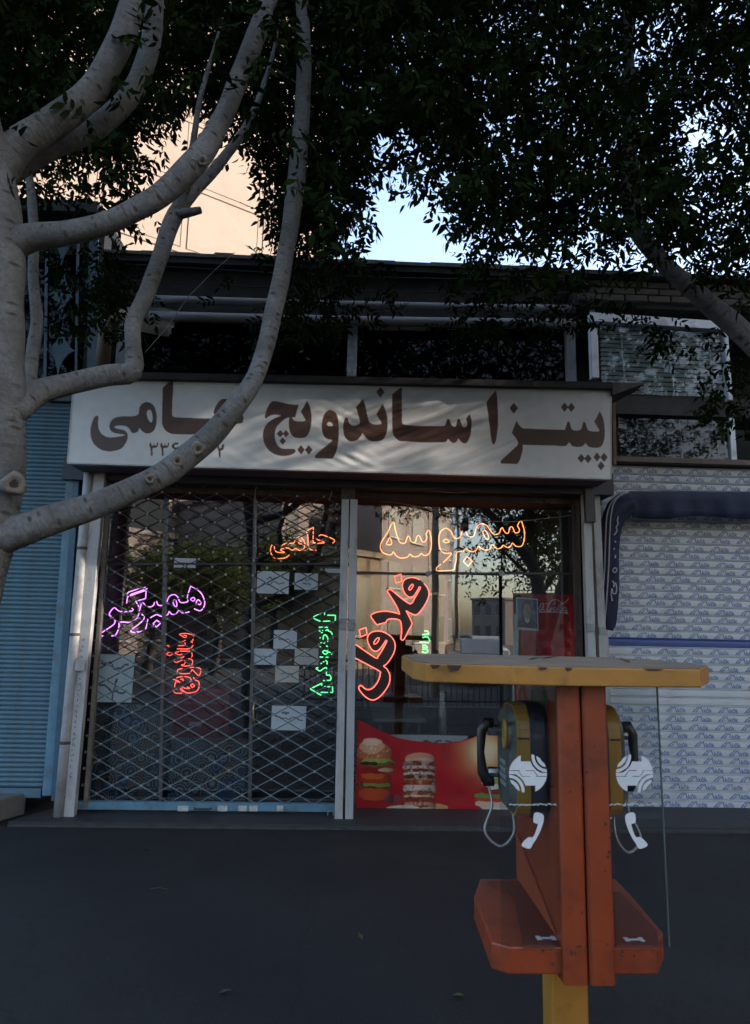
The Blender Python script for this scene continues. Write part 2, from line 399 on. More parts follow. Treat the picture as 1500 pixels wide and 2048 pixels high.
# upper frame
def fr(px0, py0, px1, py1, Y, dep, name='window_frame'):
    a_, b_ = P(px0, py0, Y), P(px1, py1, Y)
    return MB().box((min(a_.x, b_.x), Y, min(a_.z, b_.z)), (max(a_.x, b_.x), Y + dep, max(a_.z, b_.z))).build(name, frame_w, BR, bevel=.005)
xl = P(1190, 700, RY - .1).x
fr(1181, 655, 1199, 756, RY - .1, .08); fr(1448, 660, 1466, 800, RY - .1, .08); fr(1466, 648, 1900, 668, RY - .1, .08)
ft = MB().bar(P(1178, 636, RY - .06), P(1470, 656, RY - .06), .09, .08).build('window_frame', frame_w, BR)
a_, b_ = P(1199, 648, RY - .05), P(1448, 795, RY - .05)
MB().box((a_.x, RY - .05, b_.z), (b_.x, RY - .045, a_.z)).build('window_pane', glass('blind_window_glass', (.93, .96, .96), .022), BR)
blind = mat('blind_green', (.48, .56, .56), .6, .15, 6)
def blinds(px0, py0, px1, py1, Y, n, sag, m):
    a_, b_ = P(px0, py0, Y), P(px1, py1, Y)
    for i in range(n):
        z = a_.z + (b_.z - a_.z) * (i + .5) / n
        me = MB(); k = 10; vs = []
        h = (a_.z - b_.z) / n
        for j in range(k + 1):
            t = j / k; x = a_.x + (b_.x - a_.x) * t; dz = -sag * math.sin(t * math.pi) * (1 if i % 3 else 1.6) + random.uniform(-1, 1) * .003
            vs += [(x, Y - h * .25, z + dz + h * .28), (x, Y + h * .25, z + dz - h * .22)]
        me.add(vs, [(2 * j, 2 * j + 1, 2 * j + 3, 2 * j + 2) for j in range(k)])
        me.build('blind_slat', m, BR)
    for t in (.16, .55, .88):
        x = a_.x + (b_.x - a_.x) * t
        MB().tube([(x, Y - .03, a_.z), (x + .03, Y - .03, b_.z)], .008, 5).build('blind_tape', mat('blind_tape', (.35, .36, .34), .8), BR)
blinds(1199, 650, 1450, 795, RY + .05, 15, .006, blind)
fr(1458, 835, 1476, 938, RY - .02, .1)
a_, b_ = P(1236, 835, RY), P(1458, 935, RY)
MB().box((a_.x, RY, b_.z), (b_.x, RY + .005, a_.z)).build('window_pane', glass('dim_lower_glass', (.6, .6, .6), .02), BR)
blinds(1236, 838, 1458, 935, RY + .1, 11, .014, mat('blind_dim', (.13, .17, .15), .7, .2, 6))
MB().bar(P(1227, 790, RY - .35), P(1229, 930, RY - .35), .03, .03).build('wooden_batten', mat('raw_wood', (.22, .13, .07), .8, .25, 10), BR)
# rows of red goods on a shelf behind the blind
for k, (py) in enumerate((848, 862, 876, 888)):
    a_, b_ = P(1335, py, RY + .3), P(1395, py + 6, RY + .3)
    MB().box((a_.x, RY + .3, b_.z), (b_.x, RY + .4, a_.z)).build('red_box', mat('red_goods', (.30, .02, .015), .5), BR)

# ============================================================ the white cloth sign with brown lettering
SY = 5.62
def crop(pts, ox, oy, sc): return [(ox + p[0] / sc, oy + p[1] / sc) + ((1,) if len(p) > 2 else ()) for p in pts]
def dia(cx, cy, hw, hh): return [(cx, cy - hh, 1), (cx + hw, cy, 1), (cx, cy + hh, 1), (cx - hw, cy, 1)]
ink = []   # (outline, sign) in photograph coordinates
def glyph(pts, ox, oy, sc, add=True): ink.append((cat_rom(crop(pts, ox, oy, sc), 1.5), add))
C1 = (950, 750, 5.0); C2 = (740, 750, 5.5556); C3 = (500, 750, 5.172); C4 = (130, 740, 4.054)
glyph([(1247,362,1),(1280,430),(1295,520),(1297,600),(1285,670),(1262,712),(1225,727),(1160,724),(1130,710),(1103,680,1),(1085,705),(1050,718),(1000,718),(965,703),(940,672,1),(920,700),(890,712),(800,708),(478,698,1),(478,740),(465,800),(445,860),(425,888,1),(270,884),(258,870),(262,852),(330,790),(390,735),(425,700),(428,665),(405,625),(368,580,1),(390,520),(413,457,1),(440,500),(475,530),(520,536),(870,548),(900,535),(915,495),(922,470),(934,464),(945,470),(955,510),(970,545),(1000,556),(1045,552),(1065,530),(1075,490),(1082,472),(1092,470),(1103,478),(1115,520),(1130,552),(1160,563),(1235,566),(1243,548,1),(1215,505),(1192,468,1),(1225,405)], *C1)
for d in ((387,332,43,55),(895,322,37,48),(962,325,37,48),(1062,833,38,47),(1130,836,38,47),(1220,820,35,47),(1290,823,37,48),(1260,908,36,47)): glyph(dia(*d), *C1)
glyph([(210,150,1),(222,230),(229,350),(229,500),(220,600),(205,670),(187,692),(172,680),(160,620),(145,500),(128,370),(115,272,1),(160,210)], *C1)
glyph([(355,130,1),(355,500),(362,535),(390,555),(600,562),(800,568),(835,555),(848,520),(858,490),(872,483),(884,490),(895,530),(910,560),(930,575),(950,570),(962,540),(972,495),(985,484),(998,490),(1010,530),(1025,565),(1050,578),(1075,565),(1082,540),(1066,492,1),(1090,455),(1108,430,1),(1122,480),(1130,540),(1125,620),(1108,690),(1085,740),(1055,758),(1020,745),(995,720),(978,708,1),(960,742),(930,754),(895,742),(865,710,1),(850,738),(820,750),(700,747),(500,743),(350,738),(305,722),(275,690),(252,640),(247,560),(245,213,1),(300,170)], *C2)
glyph(dia(115,192,47,57), *C2)
glyph([(1372,297,1),(1400,360),(1418,430),(1422,540),(1405,620),(1370,668),(1310,685),(1250,680),(1205,655),(1165,600,1),(1140,640),(1105,675),(1050,688),(1005,670),(975,625),(963,550),(970,480),(985,445),(1000,440),(1015,455),(1028,500),(1060,522),(1100,518),(1135,495),(1125,430),(1095,333,1),(1130,290),(1168,250,1),(1190,310),(1215,420),(1232,480),(1260,505),(1300,513),(1345,510),(1360,498),(1335,455),(1307,410,1),(1340,350)], *C3)
glyph([(825,362),(880,385),(905,430),(917,510),(917,640),(905,740),(885,810),(855,865,1),(690,863),(672,848),(678,828),(740,770),(810,715),(850,675),(810,665),(770,640),(748,590),(742,530),(752,450),(780,390)], *C3)
glyph([(795,515),(808,492),(835,492),(858,515),(850,530),(815,530)], *C3, False)
glyph([(590,265,1),(620,330),(636,420),(632,520),(610,600),(570,645),(500,652),(450,640),(415,590),(402,520),(405,440,1),(370,450),(320,490),(275,540),(258,600),(262,670),(285,725),(330,760),(400,765),(450,765),(472,782),(462,805),(420,828),(350,838),(270,825),(195,780),(150,710),(133,630),(145,555),(185,495),(250,450),(318,418),(250,410),(200,425),(165,452,1),(153,435),(165,380),(200,300),(240,270),(300,275),(400,300),(503,310,1),(485,370),(468,440,1),(438,438),(450,465),(480,478),(540,480),(573,472),(560,440),(525,380,1),(560,320)], *C3)
for d in ((312,608,37,40),(372,608,34,40),(338,684,34,40),(528,773,38,50),(608,775,40,50)): glyph(dia(*d), *C3)
glyph([(878,68,1),(876,150),(868,340),(873,368),(890,382),(1000,388),(1220,395),(1300,380),(1330,350),(1280,335),(1240,345),(1215,362,1),(1205,345),(1225,290),(1260,245),(1300,235),(1360,250),(1400,300),(1450,385,1),(1440,430,1),(1350,450),(1250,500),(1150,522),(900,520),(850,512),(815,490),(792,450),(786,400),(792,145,1),(835,105)], *C4)
glyph([(672,260),(720,290),(742,360),(742,420),(728,480),(700,508),(665,515),(630,500),(605,470,1),(590,500),(560,512),(540,505),(520,475),(490,455),(440,450),(400,460),(420,475),(470,485),(500,505),(510,545),(495,590),(460,635),(400,656),(350,660),(290,645),(235,600),(210,540),(207,480),(220,420),(240,380),(258,370),(270,380),(268,430),(275,480),(300,520),(350,545),(420,543),(485,530),(470,522),(420,515),(380,500),(360,465),(370,420),(400,390),(460,375),(540,375),(585,365),(598,340),(605,300),(630,270)], *C4)
glyph([(690,322),(705,350),(710,395),(700,425),(680,410),(665,370),(665,335)], *C4, False)
for ox in (0, 88):      # the digits of the telephone number that the branch leaves free
    glyph([(683+ox,608),(697+ox,588),(704+ox,612),(715+ox,614),(722+ox,592),(729+ox,612),(742+ox,610),(748+ox,586),(757+ox,590),(750+ox,622),(735+ox,632),(715+ox,632),(710+ox,640),(712+ox,690),(698+ox,697),(696+ox,660),(690+ox,628)], *C4)
glyph([(920,592),(915,605),(895,604),(885,617),(895,628),(922,622),(928,634),(905,655),(880,692),(868,705),(853,700),(866,670),(888,645),(870,632),(865,612),(878,595),(900,588)], *C4)
glyph([(1232,622),(1244,605),(1252,632),(1266,634),(1275,605),(1290,606),(1284,645),(1268,652),(1262,655),(1262,705),(1254,714),(1246,690),(1245,660),(1240,640)], *C4)

c_tl, c_tr, c_bl, c_br = P(148, 757, SY), P(1222, 783, SY), P(135, 926, SY), P(1222, 958, SY)
NX, NZ = 1100, 190
u = np.linspace(0, 1, NX + 1); v = np.linspace(0, 1, NZ + 1); U, V = np.meshgrid(u, v)
def bil(a, b, c, d): return (np.array(a) * ((1 - U) * (1 - V))[..., None] + np.array(b) * (U * (1 - V))[..., None] + np.array(c) * ((1 - U) * V)[..., None] + np.array(d) * (U * V)[..., None])
pos = bil(c_tl, c_tr, c_bl, c_br)
# photograph coordinates of each point of the cloth, for the print
Mi = np.array(CM.to_3x3().inverted()); q = (pos - np.array(EYE)) @ Mi.T
QX = 750 + F * q[..., 0] / -q[..., 2]; QY = 1024 - F * q[..., 1] / -q[..., 2]
mask = np.zeros(QX.shape)
for dx, dy in ((-.3, -.3), (.3, -.3), (-.3, .3), (.3, .3)):
    mm = np.zeros(QX.shape, bool)
    for poly, add in ink:
        i_ = inside(poly, QX + dx, QY + dy)
        mm = (mm | i_) if add else (mm & ~i_)
    mask += mm / 4.0
def ridges(U, V, seed, ang, freq, warp):
    ln = c_tr.x - c_tl.x; ht = c_tl.z - c_bl.z
    X = U * ln; Z = -V * ht
    a = R(ang); s = -X * math.sin(a) + Z * math.cos(a); t = X * math.cos(a) + Z * math.sin(a)
    g = np.random.default_rng(seed); h = np.zeros(U.shape)
    for k in range(7):
        f = freq * (0.6 + 1.2 * g.random()); ph = g.random() * 6.28; w_ = warp * (g.random() - .5)
        h += (np.sin(s * f * 6.28 + ph + w_ * np.sin(t * 2.1 + g.random() * 6)) * (.5 + .5 * np.sin(t * (1 + g.random()) + g.random() * 6))) / (f / freq)
    return h
env = np.exp(-((U - .60) / .17) ** 2) * (.45 + .55 * np.sin(np.clip(V, 0, 1) * math.pi)) 
env2 = np.exp(-((U - .50) / .06) ** 2) * (.3 + .7 * V)
env3 = np.exp(-((U - .33) / .12) ** 2) * np.clip(V - .55, 0, 1)
edge = np.minimum(1, np.minimum(np.minimum(V, 1 - V) * 12, np.minimum(U, 1 - U) * 25))
disp = (ridges(U, V, 3, 19, 7.5, 1.2) * .0050 * env + ridges(U, V, 11, 24, 15, 1.5) * .0016 * env + ridges(U, V, 5, -24, 9, 1.0) * .0030 * env2 + ridges(U, V, 8, -30, 10, 1.) * .003 * env3
        + (vnoise(U.shape, 70, 2) - .5) * .010 + (vnoise(U.shape, 18, 9) - .5) * .0012) * edge
pale = np.array((.80, .805, .81)); brown = np.array((.088, .046, .034))
stain = 1 - .12 * vnoise(U.shape, 90, 4)[..., None] - .07 * vnoise(U.shape, 14, 6)[..., None]
cols = (pale * stain) * (1 - mask[..., None]) + brown * (.9 + .2 * vnoise(U.shape, 40, 12)[..., None]) * mask[..., None]
SG = empty('shop_sign', (0, SY, c_bl.z), 'long white cloth sign with large brown Persian lettering over the shop front', 'sign')
pos2 = pos + disp[..., None] * np.array((0, -1, 0))
idx = np.arange(U.size).reshape(U.shape)
fa = np.stack([idx[:-1, :-1], idx[1:, :-1], idx[1:, 1:], idx[:-1, 1:]], -1).reshape(-1, 4)
me = bpy.data.meshes.new('sign_cloth'); me.vertices.add(U.size); me.vertices.foreach_set('co', pos2.reshape(-1).astype(np.float32))
me.loops.add(fa.size); me.loops.foreach_set('vertex_index', fa.reshape(-1).astype(np.int32))
me.polygons.add(len(fa)); me.polygons.foreach_set('loop_start', np.arange(0, fa.size, 4, dtype=np.int32)); me.update(calc_edges=True)
at = me.attributes.new('print', 'FLOAT_COLOR', 'POINT'); at.data.foreach_set('color', np.concatenate([cols, np.ones(cols.shape[:2] + (1,))], -1).astype(np.float32).reshape(-1)); me.shade_smooth()
obj('cloth', me, print_mat('sign_print', .38), SG)
# box behind the cloth, hood on top, trim below
bx = MB(); dy = Vector((0, .055, 0))
bx.prism([c_tl + dy, c_bl + dy, c_br + dy, c_tr + dy], (0, .28, 0)); bx.build('backing_box', mat('sign_back', (.10, .10, .11), .7), SG)
for a_, b_ in ((c_tl, c_tr), (c_bl, c_br), (c_tl, c_bl), (c_tr, c_br)):
    MB().bar(a_ + Vector((0, .026, 0)), b_ + Vector((0, .026, 0)), .012, .058).build('edge_strip', mat('sign_edge', (.5, .5, .5), .5), SG)
hd = MB()
h0, h1 = P(143, 742, SY - .05), P(1225, 765, SY - .05)
hp = [(0, 0), (0, -.055), (.10, -.06), (.75, .05), (.75, .075)]
prof = lambda p: [Vector((p.x, SY - .06 + y_, p.z + z_)) for y_, z_ in hp]
A_, B_ = prof(h0), prof(h1)
n_ = len(A_); hd.add(A_ + B_, [list(range(n_))[::-1], list(range(n_, 2 * n_))] + [(i, (i + 1) % n_, n_ + (i + 1) % n_, n_ + i) for i in range(n_)])
hd.build('hood', mat('black_hood', (.022, .021, .022), .7, .4, 8), SG)
MB().prism([P(1225, 764, SY - .04), P(1292, 766, SY + .2), P(1240, 792, SY + .25), P(1225, 790, SY - .04)], (0, .25, 0)).build('hood_end', MATS['black_hood'], SG)

# ============================================================ lintel, posts, pipes of the shop front
z_l0, z_l1 = zat(990, 6.2), 3.12
FR = empty('shop_front_frame', (0, 6.2, 0), 'dark steel lintel and weathered white posts framing the shop opening', 'shop front')
xa, xb = P(165, 960, 6.2).x, P(1200, 970, 6.2).x
MB().box((xa - .1, 6.0, zat(978, 6.05)), (xb + .05, 6.35, zat(935, 6.05))).build('lintel', mat('blue_black_steel', (.035, .045, .06), .6, .3, 6, dirt=(.05, .04, .035)), FR)
MB().box((xa - .1, 6.18, zat(998, 6.2)), (xb, 6.5, zat(978, 6.2) - .002)).build('lintel_beam', rust, FR)
def post(q0, q1, wid, dep, Y, m=white_paint, name='post', groove=True):
    p0, p1 = P(*q0, Y), P(*q1, Y)
    o = MB().bar(p0, p1, wid, dep).build(name, m, FR, bevel=.004)
    return o, p0, p1
post((203, 930), (138, 1632), .10, .07, 6.0)
post((222, 945), (172, 1615), .035, .05, 6.12, mat('rusty_rail', (.16, .14, .12), .7, .3, 12, .2), 'guide_rail')
post((185, 930), (120, 1625), .05, .03, 6.12, dark_metal, 'dark_gap_strip')
for (t, b_) in (((691, 1000), (677, 1645)), ((708, 1000), (698, 1645))):
    post(t, b_, .066, .07, 6.02)
post((697, 955), (696, 1002), .13, .06, 6.05, rust, 'post_head')
post((1170, 960), (1192, 1640), .075, .07, 6.05)
post((1150, 990), (1166, 1640), .06, .05, 6.2, rust, 'window_jamb')
post((1190, 985), (1218, 1640), .07, .06, 6.1)
post((1176, 960), (1180, 1045), .09, .06, 6.0, mat('oily_iron', (.03, .035, .04), .5, .4, 9), 'post_head')
for (px, py) in ((685, 1250), (702, 1252), (1180, 1255), (1205, 1262)):
    c = P(px, py, 5.975); MB().box(c - Vector((.03, .008, .035)), c + Vector((.03, .02, .035))).build('hasp', grey_metal, FR, bevel=.003)
c = P(694, 1243, 5.96); MB().tube([c + Vector((-.06, 0, -.02)), c + Vector((-.06, -.01, .02)), c + Vector((.06, -.01, .02)), c + Vector((.06, 0, -.02))], .005, 6).build('hasp_bar', grey_metal, FR)
# white drain pipe at the left corner
pp = [P(180, 932, 5.98), P(165, 1100, 5.98), P(150, 1280, 5.98), P(135, 1450, 5.98), P(118, 1635, 5.98)]
dp = MB().tube(pp, .045, 14).build('downpipe', mat('dirty_white_pipe', (.34, .34, .345), .5, .15, 4, dirt=(.16, .14, .13), dscale=5, damt=(.5, .75)), smooth=True, label='grimy white plastic downpipe between blue shutter and lattice grille', cat='pipe')
for t in (.25, .5, .8):
    c = pp[0].lerp(pp[-1], t); MB().tube([c + Vector((0, 0, .012)), c - Vector((0, 0, .012))], .049, 14).build('pipe_clip', rust, dp)
MB().box(P(160, 1330, 5.92) - Vector((.04, 0, .045)), P(160, 1330, 5.92) + Vector((.04, .004, .045))).build('sticker', mat('sticker_grey', (.35, .35, .35), .7), dp)
# marker scribble down the white post
sm = MB(); 
for k in range(26):
    y_ = 1280 + k * 11; x_ = 166 - (y_ - 1280) * .093
    a_ = [P(x_ + random.uniform(-3, 3), y_ + random.uniform(-4, 4), 5.955) for _ in range(4)]
    sm.tube(a_, .0025, 4)
sm.build('marker_writing', mat('marker_blue', (.08, .12, .25), .7), FR, kind='stuff')

# ============================================================ rolling lattice grille
GR = empty('lattice_grille', (-1.2, GY, .07), 'closed diamond lattice roller grille with blue bottom rail', 'grille')
gx0, gx1 = P(205, 1280, GY).x - .06, P(672, 1280, GY).x + .02
gz0, gz1 = zat(1606, GY, 420), zat(948, GY, 420)
hw, hh = .1215, .0665
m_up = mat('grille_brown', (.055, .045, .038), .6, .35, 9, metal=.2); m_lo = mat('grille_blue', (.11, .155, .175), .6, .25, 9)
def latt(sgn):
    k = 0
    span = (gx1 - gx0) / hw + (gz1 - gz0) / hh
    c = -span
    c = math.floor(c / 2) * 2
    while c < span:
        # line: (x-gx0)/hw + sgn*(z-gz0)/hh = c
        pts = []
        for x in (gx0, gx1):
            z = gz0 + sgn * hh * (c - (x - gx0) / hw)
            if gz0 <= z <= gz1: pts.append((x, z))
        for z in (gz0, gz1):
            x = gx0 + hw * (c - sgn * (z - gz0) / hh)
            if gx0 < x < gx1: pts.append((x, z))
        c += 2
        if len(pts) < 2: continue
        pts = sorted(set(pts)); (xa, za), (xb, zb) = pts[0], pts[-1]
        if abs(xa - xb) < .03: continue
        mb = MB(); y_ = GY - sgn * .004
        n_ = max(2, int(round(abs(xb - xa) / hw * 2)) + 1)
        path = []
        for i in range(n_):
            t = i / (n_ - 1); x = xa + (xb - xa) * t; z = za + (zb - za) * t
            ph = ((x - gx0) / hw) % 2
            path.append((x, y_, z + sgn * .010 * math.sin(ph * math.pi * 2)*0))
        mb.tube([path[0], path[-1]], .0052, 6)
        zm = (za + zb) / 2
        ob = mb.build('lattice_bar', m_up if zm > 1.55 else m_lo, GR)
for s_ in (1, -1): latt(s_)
rv = MB(); j = 0
z = gz0
while z <= gz1:
    x = gx0 + (hw if j % 2 else 0)
    while x <= gx1:
        rv.box((x - .008, GY - .014, z - .009), (x + .008, GY + .012, z + .009)); x += 2 * hw
    z += hh; j += 1
rv.build('rivets', mat('rivet_zinc', (.30, .29, .26), .5, .3, 30, metal=.3), GR, kind='stuff')
a_, b_ = P(160, 1590, GY - .02), P(668, 1640, GY - .02)
br = MB().box((gx0 - .03, GY - .04, .05), (gx1 + .03, GY + .02, gz0 + .01)).build('bottom_rail', blue_paint, GR, bevel=.004)
for px, w_ in ((366, 20), (445, 18), (485, 16), (507, 16), (560, 12)):
    c = P(px, 1617, GY - .043); me = MB().box((c.x - w_ / 460, GY - .043, c.z - .022), (c.x + w_ / 460, GY - .0405, c.z + .022)).build('sticker', mat('white_sticker', (.45, .45, .43), .7, .4, 60), br)
c = P(405, 1617, GY - .05); MB().tube([c + Vector((-.07, .012, 0)), c + Vector((-.065, -.02, 0)), c + Vector((.065, -.02, 0)), c + Vector((.07, .012, 0))], .008, 6).build('handle', dark_metal, br)
c = P(661, 1636, GY - .06)
pl = MB().box(c - Vector((.045, .012, .03)), c + Vector((.045, .012, .02))).build('padlock', grey_metal, bevel=.006, label='small grey padlock at the foot of the double white post', cat='padlock')
MB().tube([c + Vector((-.025, 0, .02)), c + Vector((-.02, 0, .055)), c + Vector((.02, 0, .055)), c + Vector((.025, 0, .02))], .006, 6).build('shackle', grey_metal, pl)

# ============================================================ shop glazing
WY = 6.36
G = empty('shop_window', (0, WY, 0), 'large clear glazed shop window and door panes reflecting the street', 'window')
gl = glass('shop_glass', (.90, .93, .93), .125)
def pane(q0, q1, name='pane'):
    a_, b_ = P(*q0, WY), P(*q1, WY)
    return MB().box((a_.x, WY, b_.z), (b_.x, WY + .006, a_.z)).build(name, gl, G)
zt, zm, zb = 1000, 1143, 1640
for xs, zz in (((206, 333, 511, 700), (990, 1128, 1640)), ((710, 857, 1003, 1150), (1000, 1147, 1640))):
    for i in range(3):
        for j in range(2):
            pane((xs[i] + 1, zz[j] + 1), (xs[i + 1] - 1, zz[j + 1] - 1))
alu = mat('dark_alu', (.05, .05, .055), .4, .2, 6, metal=.5)
for xs, zc in (((206, 700), 1128), ((710, 1150), 1147)):
    a_, b_ = P(xs[0], zc, WY), P(xs[1], zc, WY)
    MB().bar(a_ + Vector((0, -.006, 0)), b_ + Vector((0, -.006, 0)), .018, .03).build('glazing_bar', alu, G)
for (px, p0, p1) in ((333, 985, 1640), (511, 985, 1640)):
    MB().bar(P(px, p0, WY - .005), P(px - 12 * (p1 - p0) / 650, p1, WY - .005), .03, .04).build('door_stile', mat('alu_stile', (.12, .12, .125), .4, .2, 5, metal=.4), G)
for px in (857, 1003):
    c = P(px, 1147, WY - .02); MB().tube([c + Vector((0, -.012, 0)), c + Vector((0, .012, 0))], .026, 12).build('glass_clamp', grey_metal, G)
MB().tube([P(511, 1398, WY - .03), P(507, 1415, WY - .06), P(507, 1438, WY - .06), P(513, 1456, WY - .03)], .008, 8).build('door_handle', mat('brass', (.45, .33, .18), .35, .1, 9, metal=.8), G, smooth=True)

# patterned film on the lower panes
def patterned():
    m = bpy.data.materials.new('patterned_film'); m.use_nodes = True; t = m.node_tree; n = t.nodes; L = t.links.new
    b = n['Principled BSDF']; b.inputs['Roughness'].default_value = .35
    tc = n.new('ShaderNodeTexCoord'); mp = n.new('ShaderNodeMapping'); mp.inputs['Scale'].default_value = (1, 0, 1); L(tc.outputs['Object'], mp.inputs[0])
    vo = n.new('ShaderNodeTexVoronoi'); vo.inputs['Scale'].default_value = 7.5; vo.inputs['Randomness'].default_value = .75; L(mp.outputs[0], vo.inputs['Vector'])
    mu = n.new('ShaderNodeMath'); mu.operation = 'MULTIPLY'; mu.inputs[1].default_value = 7.5; L(vo.outputs['Distance'], mu.inputs[0])
    fr_ = n.new('ShaderNodeMath'); fr_.operation = 'FRACT'; L(mu.outputs[0], fr_.inputs[0])
    cr = n.new('ShaderNodeValToRGB'); e = cr.color_ramp.elements; e[0].position = .30; e[0].color = (0, 0, 0, 1); e[1].position = .42; e[1].color = (1, 1, 1, 1)
    e2 = cr.color_ramp.elements.new(.72); e2.color = (1, 1, 1, 1); e3 = cr.color_ramp.elements.new(.85); e3.color = (0, 0, 0, 1); L(fr_.outputs[0], cr.inputs[0])
    sp = n.new('ShaderNodeSeparateColor'); L(vo.outputs['Color'], sp.inputs[0])
    c2 = n.new('ShaderNodeValToRGB'); c2.color_ramp.interpolation = 'CONSTANT'; f = c2.color_ramp.elements
    f[0].position = 0; f[0].color = (.10, .14, .20, 1); f[1].position = .35; f[1].color = (.15, .16, .17, 1)
    for p_, c_ in ((.6, (.17, .105, .07)), (.8, (.05, .09, .22)), (.92, (.16, .15, .13))):
        q = f.new(p_); q.color = (*c_, 1)
    L(sp.outputs[0], c2.inputs[0])
    mx = n.new('ShaderNodeMix'); mx.data_type = 'RGBA'; L(cr.outputs[0], mx.inputs['Factor']); mx.inputs['A'].default_value = (.016, .018, .024, 1); L(c2.outputs[0], mx.inputs['B'])
    L(mx.outputs['Result'], b.inputs['Base Color']); return m
PF = patterned()
def panel(name, q0, q1, Y, th, m, **k):
    a_, b_ = P(*q0, Y), P(*q1, Y)
    return MB().box((a_.x, Y, b_.z), (b_.x, Y + th, a_.z)).build(name, m, **k)
panel('patterned_panel', (192, 1408), (333, 1625), WY + .02, .01, PF, label='dark swirl patterned panel behind the grille, taller one beside the white post', cat='panel')
panel('patterned_panel', (336, 1475), (490, 1625), WY + .02, .01, PF, label='dark swirl patterned panel behind the grille, lower one under the red chest', cat='panel')
panel('patterned_panel', (700, 1465), (722, 1625), WY + .02, .01, PF, label='narrow swirl patterned strip beside the burger poster', cat='panel')

# ============================================================ neon signs (glass tubes bent to outlined letters)
NY = 6.5
def neon(name, strokes, cr, m, label, Y=NY, r=.0058, back=None, holes=()):
    pts0 = P(*[(cr[i] + strokes[0][0][0][i] / cr[2]) for i in (0, 1)], Y)
    N = empty(name, pts0, label, 'neon sign')
    for st, closed in strokes:
        c = crop(st, *cr)
        pl_ = cat_rom(c, 2.2, closed) if len(c) > 2 else np.array([q[:2] for q in c])
        MB().tube([P(x, y, Y) for x, y in pl_], r * .74, 6, closed).build('neon_tube', m, N, smooth=True)
    if back is not None:
        for bpoly in back:
            c = cat_rom(crop(bpoly, *cr), 6, True)
            cu = bpy.data.curves.new('b', 'CURVE'); cu.dimensions = '2D'; cu.fill_mode = 'BOTH'; cu.extrude = .002
            sp = cu.splines.new('POLY'); sp.points.add(len(c) - 1); sp.use_cyclic_u = True
            for k, (x, y) in enumerate(c):
                w_ = P(x, y, Y + .02); sp.points[k].co = (w_.x, w_.z, 0, 1)
            tmp = bpy.data.objects.new('b', cu); me = bpy.data.meshes.new_from_object(tmp); bpy.data.objects.remove(tmp)
            me.transform(Matrix.Translation((0, Y + .02, 0)) @ Matrix.Rotation(R(90), 4, 'X'))
            obj('backing_board', me, black, N)
    return N
E_or = emit('neon_orange', (1, .18, .05), .8); E_red = emit('neon_red', (1, .07, .04), .75); E_mag = emit('neon_magenta', (.72, .20, .95), .85)
E_gr = emit('neon_green', (.07, .9, .25), .62); E_ye = emit('neon_amber', (1, .24, .055), .85)
c5 = (740, 1020, 4.545); c6 = (700, 1120, 6.828); c7 = (190, 1150, 6.25); c8 = (320, 1240, 11.375); c3 = (520, 1030, 8.333); c4 = (600, 1190, 9.31)
neon('neon_sign', [([(215,112),(228,170),(245,230),(265,285),(290,303),(320,298),(335,260),(345,238),(358,242),(370,280),(395,298),(415,285),(425,245),(440,230),(455,245),(470,280),(490,292),(512,270),(515,240),(510,215),(535,185),(555,250),(558,320),(545,380),(520,410),(490,412),(465,395),(450,412),(420,425),(385,420),(362,400),(345,425),(300,437),(260,430),(230,405),(212,380),(195,405),(160,405),(115,385),(95,345),(100,300),(130,250),(165,195),(190,140)], True),
    ([(180,250),(198,300),(190,315),(150,312),(165,275)], True),
    ([(665,478),(740,397),(690,395),(650,375),(632,330),(625,270),(632,220),(650,185),(680,168),(700,168),(740,200),(760,245),(790,260),(820,245),(835,200),(850,182),(870,195),(885,230),(915,245),(945,235),(955,200),(975,150),(1010,125),(1050,135),(1080,165),(1105,205),(1140,223),(1175,210),(1190,170),(1205,158),(1215,185),(1240,212),(1260,205),(1270,160),(1285,150),(1300,165),(1315,200),(1340,208),(1358,190),(1355,165),(1340,145),(1370,98),(1390,140),(1405,210),(1400,280),(1380,325),(1350,333),(1320,325),(1295,300),(1275,335),(1245,340),(1210,320),(1190,345),(1150,350),(1110,315),(1090,355),(1050,365),(1010,350),(985,330),(965,365),(930,378),(895,370),(872,345),(850,375),(790,385),(785,450),(770,510),(755,545),(620,553),(602,540),(605,525),(645,492)], False),
    ([(665,282),(690,265),(722,285),(700,297),(675,295)], True), ([(1025,195),(1040,182),(1060,200),(1080,240),(1078,268),(1060,265),(1040,240)], True), ([(880,422,1),(928,462,1),(893,512,1),(848,468,1)], True)],
    c5, E_ye, 'amber outlined neon word high in the right window, under the hanging bulb')
FA = [(510,430),(520,408),(545,400),(590,430),(700,520),(790,585),(825,598),(850,585),(890,510),(930,440),(965,372),(945,365),(935,390),(900,450),(870,490),(825,508),(780,490),(735,430),(715,350),(730,290),(770,255),(830,240),(890,245),(950,270)]
FB = [(1010,320),(1050,370),(1078,440),(1070,510),(1030,600),(970,690),(920,740),(885,748),(830,730),(765,692,1),(790,740),(830,820),(845,875),(800,960),(740,1080),(712,1095),(695,1080),(705,980),(700,880),(685,830),(640,808),(560,802),(505,820),(490,850),(365,885,1),(330,840),(285,770),(305,740),(380,710),(480,700),(580,712),(680,740,1),(640,640),(570,520),(510,430)]
